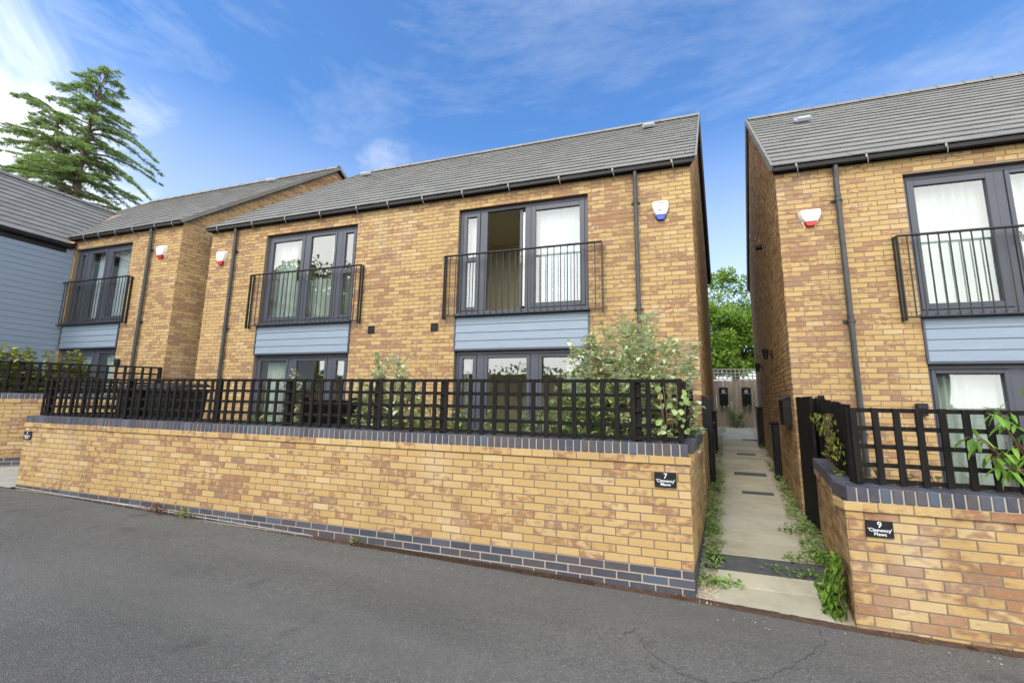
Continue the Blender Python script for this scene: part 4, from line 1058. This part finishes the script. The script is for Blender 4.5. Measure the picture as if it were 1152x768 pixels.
def blobs(cx, cy, cz, rx, ry, rz_, n, s):
    o = []
    for k in range(n):
        v = rv(); v = v.normalized()*R.random()**.5; q = R.uniform(.6, 1.1)*s; o.append(((cx+v.x*rx, cy+v.y*ry, cz+v.z*rz_), (q, q, q*.7)))
    return o
broad('garden_tree', 'rounded bright green tree beyond the fence at the end of the alley', (4.6, 19.5, .3), 7, blobs(4.9, 19.5, 4.6, 2.9, 1.8, 3.0, 80, .8) + [((3.9,19,7.9),(.5,.5,.45)), ((4.4,19,8.2),(.45,.45,.4)), ((5.1,19,7.6),(.7,.6,.5))], 34000, .17)
broad('street_tree', 'broad dark tree across the road seen reflected in the left balcony door', (-25, -17, -.3), 12, blobs(-25, -17, 8.2, 5.5, 4, 4.3, 60, 1.2), 9000, .40)

hb = MB(); 
for k in range(9000):
    x = R.uniform(-32, 14); y = -15 + R.uniform(-.9,.5); z = -.3 + 3.6*R.random(); p = Vector((x, y + .5*math.sin(x*1.3), z + .5*math.sin(x*.7)*(z/3.3)))
    leaf(hb, p, rv().normalized(), R.uniform(.2,.4), R.uniform(.15,.25), (R.random()*.6, 0, 0), n=1, side=rv())
hg = empty('hedge', (-9, -15, -.3), 'long green hedge across the road, seen only as reflections in the lower panes', 'hedge')
hb.build('foliage', LM['tree'], hg, fixn=False); hb = MB(); hb.box(-32, 14, -15.9, -15.1, -.3, 3.0); hb.build('inner_growth', M['bark'], hg)
EYE = Vector((-.457, -4.083, 1.473))
def cedar():
    S_ = .75
    def W(p): return EYE + (Vector(p) - EYE)*S_
    main = [(-53.7,19.3,4), (-53.56,19.17,19.6), (-53.13,18.83,22.69), (-52.36,18.53,26.22), (-51.61,18.36,28.87), (-50.77,18.22,31.52), (-49.95,18.15,33.65)]
    lead = [(-54.5,18.9,16), (-54.81,18.65,20.46), (-54.87,18.04,24.42), (-54.97,17.61,27.06), (-55.09,17.28,28.99)]
    t = empty('cedar_tree', W(main[0]), 'tall open cedar with layered drooping boughs above the far-left roofs', 'tree')
    tr = MB(); cr = MB()
    tr.tube([W(p) for p in main], [.28,.22,.18,.14,.10,.06,.015], 10); tr.tube([W(p) for p in lead], [.18,.14,.10,.07,.02], 8)
    def bough(a, b, arch, dens=1.0, wide=1.0):
        d = b-a; L = d.length; h = Vector((d.x, d.y, 0)).normalized(); s = Vector((-h.y, h.x, 0)); n = 12; P = []
        for i in range(n+1):
            u = i/n; P.append(a.lerp(b, u) + Vector((0,0,arch*math.sin(PI*u**.8))) + s*.10*math.sin(u*6+a.z) + rv(.02))
        tr.tube(P, [max(.008, (.035+.012*L)*(1-.92*i/n)) for i in range(n+1)], 5, cap=False)
        m_ = int(L*19*dens) + 6
        for k in range(m_):
            u = .12 + .88*R.random()**.75; i = min(n-1, int(u*n)); p = P[i].lerp(P[i+1], u*n-i); sd = R.choice((-1,1))
            w = wide*(.14 + .42*(1-u)*min(1, u*4) + .12*R.random())*R.uniform(.6,1.2)
            e = (h*R.uniform(.5,1.) + s*sd*R.uniform(.3,1)).normalized(); q = p + e*w + Vector((0,0,w*R.uniform(-.65,.05)))
            tr.tube([p, q], [.008, .003], 3, cap=False)
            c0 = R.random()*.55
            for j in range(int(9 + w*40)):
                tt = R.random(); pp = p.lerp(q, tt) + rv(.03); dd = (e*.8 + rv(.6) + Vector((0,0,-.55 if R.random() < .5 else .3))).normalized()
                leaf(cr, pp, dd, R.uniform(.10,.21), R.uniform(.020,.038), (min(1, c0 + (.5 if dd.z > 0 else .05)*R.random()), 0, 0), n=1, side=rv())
    LB = [((-50.3,18.3,32.0),(-48.2,18.8,32.8)),((-50.9,18.3,30.5),(-48.2,19.0,31.3)),((-51.6,18.4,28.4),(-47.9,19.6,28.6)),((-52.2,18.5,27.1),(-45.1,20.9,25.3)),((-52.4,18.6,25.8),(-45.3,21.1,23.8)),((-53.1,18.7,23.6),(-46.0,21.2,21.3)),((-53.3,18.8,22.2),(-47.1,21.0,20.3)),((-52.9,18.6,24.5),(-49.1,20.0,22.8)),((-50.9,18.4,30.2),(-53.7,17.2,32.4)),((-51.5,18.4,28.9),(-55.3,17.0,30.7)),((-50.9,18.2,31.5),(-52.3,17.6,32.9)),((-55.0,17.5,27.9),(-58.5,16.0,30.3)),((-54.9,17.8,26.2),(-60.5,15.8,27.8)),((-55.0,18.0,24.4),(-61.2,15.8,26.4)),((-54.9,18.2,23.1),(-61.0,16.3,23.5)),((-54.8,17.7,27.1),(-57.6,17.0,25.7)),((-54.7,18.4,22.7),(-59.0,17.3,21.3)),((-52.0,18.5,27.1),(-54.1,17.7,28.4)),((-54.9,17.9,25.1),(-58.0,17.2,23.5)),((-55.0,17.5,27.9),(-56.2,16.9,29.5)),((-52.2,18.6,25.8),(-49.5,19.6,24.7)),((-51.2,18.4,29.6),(-49.4,18.9,29.8))]
    for a, b in LB:
        A, B = W(a), W(b); L = (B-A).length; bough(A + Vector((0,0,R.uniform(-.5,.5))), B + Vector((R.uniform(-.9,.3),0,R.uniform(-.6,.6))), L*R.uniform(.03,.16) + .12, 1.2)
        for r_ in range(3):      # companions reaching towards and away from the road
            v = B-A; an = R.choice((-1,1))*R.uniform(.5, 1.3); c_, s_ = math.cos(an), math.sin(an)
            v2 = Vector((v.x*c_-v.y*s_, v.x*s_+v.y*c_, v.z*.8 - .25))*R.uniform(.5,.85); o = A + Vector((0,0,R.uniform(-.8,.8))); bough(o, o+v2, .1*L, .8)
    for k in range(100):
        u = R.uniform(.15, .97) if k < 62 else R.uniform(.02, .4); src = main if R.random() < .6 else lead; q = 1 + u*(len(src)-2); i = min(len(src)-2, int(q)); o = W(Vector(src[i]).lerp(Vector(src[i+1]), q-i))
        az = R.uniform(0, 2*PI); L = (1-u)*3.3 + .6; bough(o, o + Vector((math.cos(az)*L, math.sin(az)*L, -.15*L + .35*u)), .1*L, .9)
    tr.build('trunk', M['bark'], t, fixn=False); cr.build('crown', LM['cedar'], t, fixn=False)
cedar()

# ------------------------------------------------------------------ camera
cam = bpy.data.cameras.new('camera'); co = bpy.data.objects.new('camera', cam); COL.objects.link(co)
yaw, pitch, roll = .297571, .1434337, .0160768
cy, sy, cp, sp = math.cos(yaw), math.sin(yaw), math.cos(pitch), math.sin(pitch)
f = Vector((-sy*cp, cy*cp, sp)); r = Vector((cy, sy, 0)); u = r.cross(f)
r2 = r*math.cos(roll) + u*math.sin(roll); u2 = u*math.cos(roll) - r*math.sin(roll)
co.matrix_world = Matrix(((r2.x, u2.x, -f.x, -.4575), (r2.y, u2.y, -f.y, -4.0829), (r2.z, u2.z, -f.z, 1.4726), (0,0,0,1)))
cam.sensor_width = 36; cam.lens = 449.906/1152*36; cam.clip_end = 2000; cam.clip_start = .05
sc.camera = co

# ------------------------------------------------------------------ sky and sun
SUN_EL, SUN_AZ = rad(48), rad(197)      # azimuth measured clockwise from +Y (towards the camera side)
w = bpy.data.worlds.new('World'); sc.world = w; w.use_nodes = True; t = w.node_tree
bg = t.nodes['Background']; bg.inputs[1].default_value = .15
sky = t.nodes.new('ShaderNodeTexSky'); sky.sky_type = 'NISHITA'; sky.sun_disc = False; sky.sun_elevation = SUN_EL; sky.sun_rotation = SUN_AZ
sky.air_density = 1.0; sky.dust_density = .6; sky.ozone_density = 3.0
def N(x, **k):
    n = t.nodes.new('ShaderNode'+x)
    for a, b in k.items(): setattr(n, a, b)
    return n
tc = N('TexCoord'); mp = N('Mapping'); mp.inputs['Scale'].default_value = (1.0, 1.6, 3.2); mp.inputs['Rotation'].default_value = (.1, .25, .5); mp.inputs['Location'].default_value = (3.1, .4, .2)
t.links.new(tc.outputs['Generated'], mp.inputs[0])
nz = N('TexNoise'); nz.inputs['Scale'].default_value = 1.5; nz.inputs['Detail'].default_value = 7; nz.inputs['Roughness'].default_value = .58; nz.inputs['Distortion'].default_value = .6
t.links.new(mp.outputs[0], nz.inputs['Vector'])
sx = N('SeparateXYZ'); t.links.new(tc.outputs['Generated'], sx.inputs[0])
# more cloud low in the sky and towards the left (-X)
m1 = N('Math', operation='MULTIPLY_ADD'); t.links.new(sx.outputs[2], m1.inputs[0]); m1.inputs[1].default_value = -.85; m1.inputs[2].default_value = .33
m2 = N('Math', operation='MULTIPLY_ADD'); t.links.new(sx.outputs[0], m2.inputs[0]); m2.inputs[1].default_value = -.16; t.links.new(m1.outputs[0], m2.inputs[2])
m3 = N('Math', operation='ADD'); t.links.new(nz.outputs[0], m3.inputs[0]); m4 = N('Math', operation='MULTIPLY_ADD'); t.links.new(sx.outputs[1], m4.inputs[0]); m4.inputs[1].default_value = -.30; t.links.new(m2.outputs[0], m4.inputs[2])
m6 = N('Math', operation='MULTIPLY_ADD'); t.links.new(sx.outputs[0], m6.inputs[0]); m6.inputs[1].default_value = .9; m6.inputs[2].default_value = -.52
m7 = N('Math', operation='MAXIMUM'); t.links.new(m6.outputs[0], m7.inputs[0]); m7.inputs[1].default_value = 0
m4b = N('Math', operation='MULTIPLY_ADD'); t.links.new(sx.outputs[1], m4b.inputs[0]); m4b.inputs[1].default_value = -.75; t.links.new(m7.outputs[0], m4b.inputs[2]); m4 = N('Math', operation='ADD'); t.links.new(m4b.outputs[0], m4.inputs[0]); t.links.new(m2.outputs[0], m4.inputs[1])  # extra cloud, out of view behind the camera and at +X, added as fill
m5 = N('Math', operation='MAXIMUM'); t.links.new(m4.outputs[0], m5.inputs[0]); t.links.new(m2.outputs[0], m5.inputs[1]); t.links.new(m5.outputs[0], m3.inputs[1])
rp = N('ValToRGB'); rp.color_ramp.elements[0].position = .52; rp.color_ramp.elements[1].position = .84; rp.color_ramp.elements[0].color = (0,0,0,1); rp.color_ramp.elements[1].color = (1,1,1,1)
t.links.new(m3.outputs[0], rp.inputs[0])
tint = N('Mix', data_type='RGBA', blend_type='MULTIPLY'); tint.inputs[0].default_value = 1; t.links.new(sky.outputs[0], tint.inputs[6]); tint.inputs[7].default_value = (.62, .92, 1.18, 1)
mx = N('Mix', data_type='RGBA'); mp2 = N('Mapping'); mp2.inputs['Scale'].default_value = (.9, 1.7, 3.6); mp2.inputs['Rotation'].default_value = (.35, .5, -.35); t.links.new(tc.outputs['Generated'], mp2.inputs[0])
nz2 = N('TexNoise'); nz2.inputs['Scale'].default_value = 1.7; nz2.inputs['Detail'].default_value = 9; nz2.inputs['Roughness'].default_value = .68; nz2.inputs['Distortion'].default_value = .35; t.links.new(mp2.outputs[0], nz2.inputs['Vector'])
rp2 = N('ValToRGB'); rp2.color_ramp.elements[0].position = .46; rp2.color_ramp.elements[1].position = .82; rp2.color_ramp.elements[0].color = (0,0,0,1); rp2.color_ramp.elements[1].color = (.34,.34,.34,1); t.links.new(nz2.outputs[0], rp2.inputs[0])
hz = N('MapRange'); hz.inputs[1].default_value = .56; hz.inputs[2].default_value = .04; hz.inputs[3].default_value = 0; hz.inputs[4].default_value = .92; t.links.new(sx.outputs[2], hz.inputs[0])
a1 = N('Math', operation='MAXIMUM'); t.links.new(rp.outputs[0], a1.inputs[0]); t.links.new(rp2.outputs[0], a1.inputs[1])
a2 = N('Math', operation='MAXIMUM'); t.links.new(a1.outputs[0], a2.inputs[0]); t.links.new(hz.outputs[0], a2.inputs[1]); t.links.new(a2.outputs[0], mx.inputs[0]); t.links.new(tint.outputs[2], mx.inputs[6]); 
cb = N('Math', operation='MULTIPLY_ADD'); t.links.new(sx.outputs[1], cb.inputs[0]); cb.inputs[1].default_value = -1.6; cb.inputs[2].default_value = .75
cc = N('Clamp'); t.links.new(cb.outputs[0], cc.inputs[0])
cm_ = N('Mix', data_type='RGBA'); t.links.new(cc.outputs[0], cm_.inputs[0]); cm_.inputs[6].default_value = (4.6, 4.85, 5.2, 1); cm_.inputs[7].default_value = (15.5, 15.3, 14.8, 1)  # unseen cloud on the camera side brightened to strengthen the fill light
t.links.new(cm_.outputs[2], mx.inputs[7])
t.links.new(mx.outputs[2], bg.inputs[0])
sl = bpy.data.lights.new('sun', 'SUN'); sl.energy = 1.35; sl.angle = rad(18); sl.color = (1, .95, .87); so = bpy.data.objects.new('sun', sl); COL.objects.link(so)
dv = Vector((math.sin(SUN_AZ)*math.cos(SUN_EL), math.cos(SUN_AZ)*math.cos(SUN_EL), math.sin(SUN_EL)))
so.rotation_euler = dv.to_track_quat('Z', 'Y').to_euler(); so.location = (0, -10, 20)
sc.view_settings.view_transform = 'Standard'; sc.view_settings.look = 'None'; sc.view_settings.gamma = 1; sc.view_settings.exposure = .7
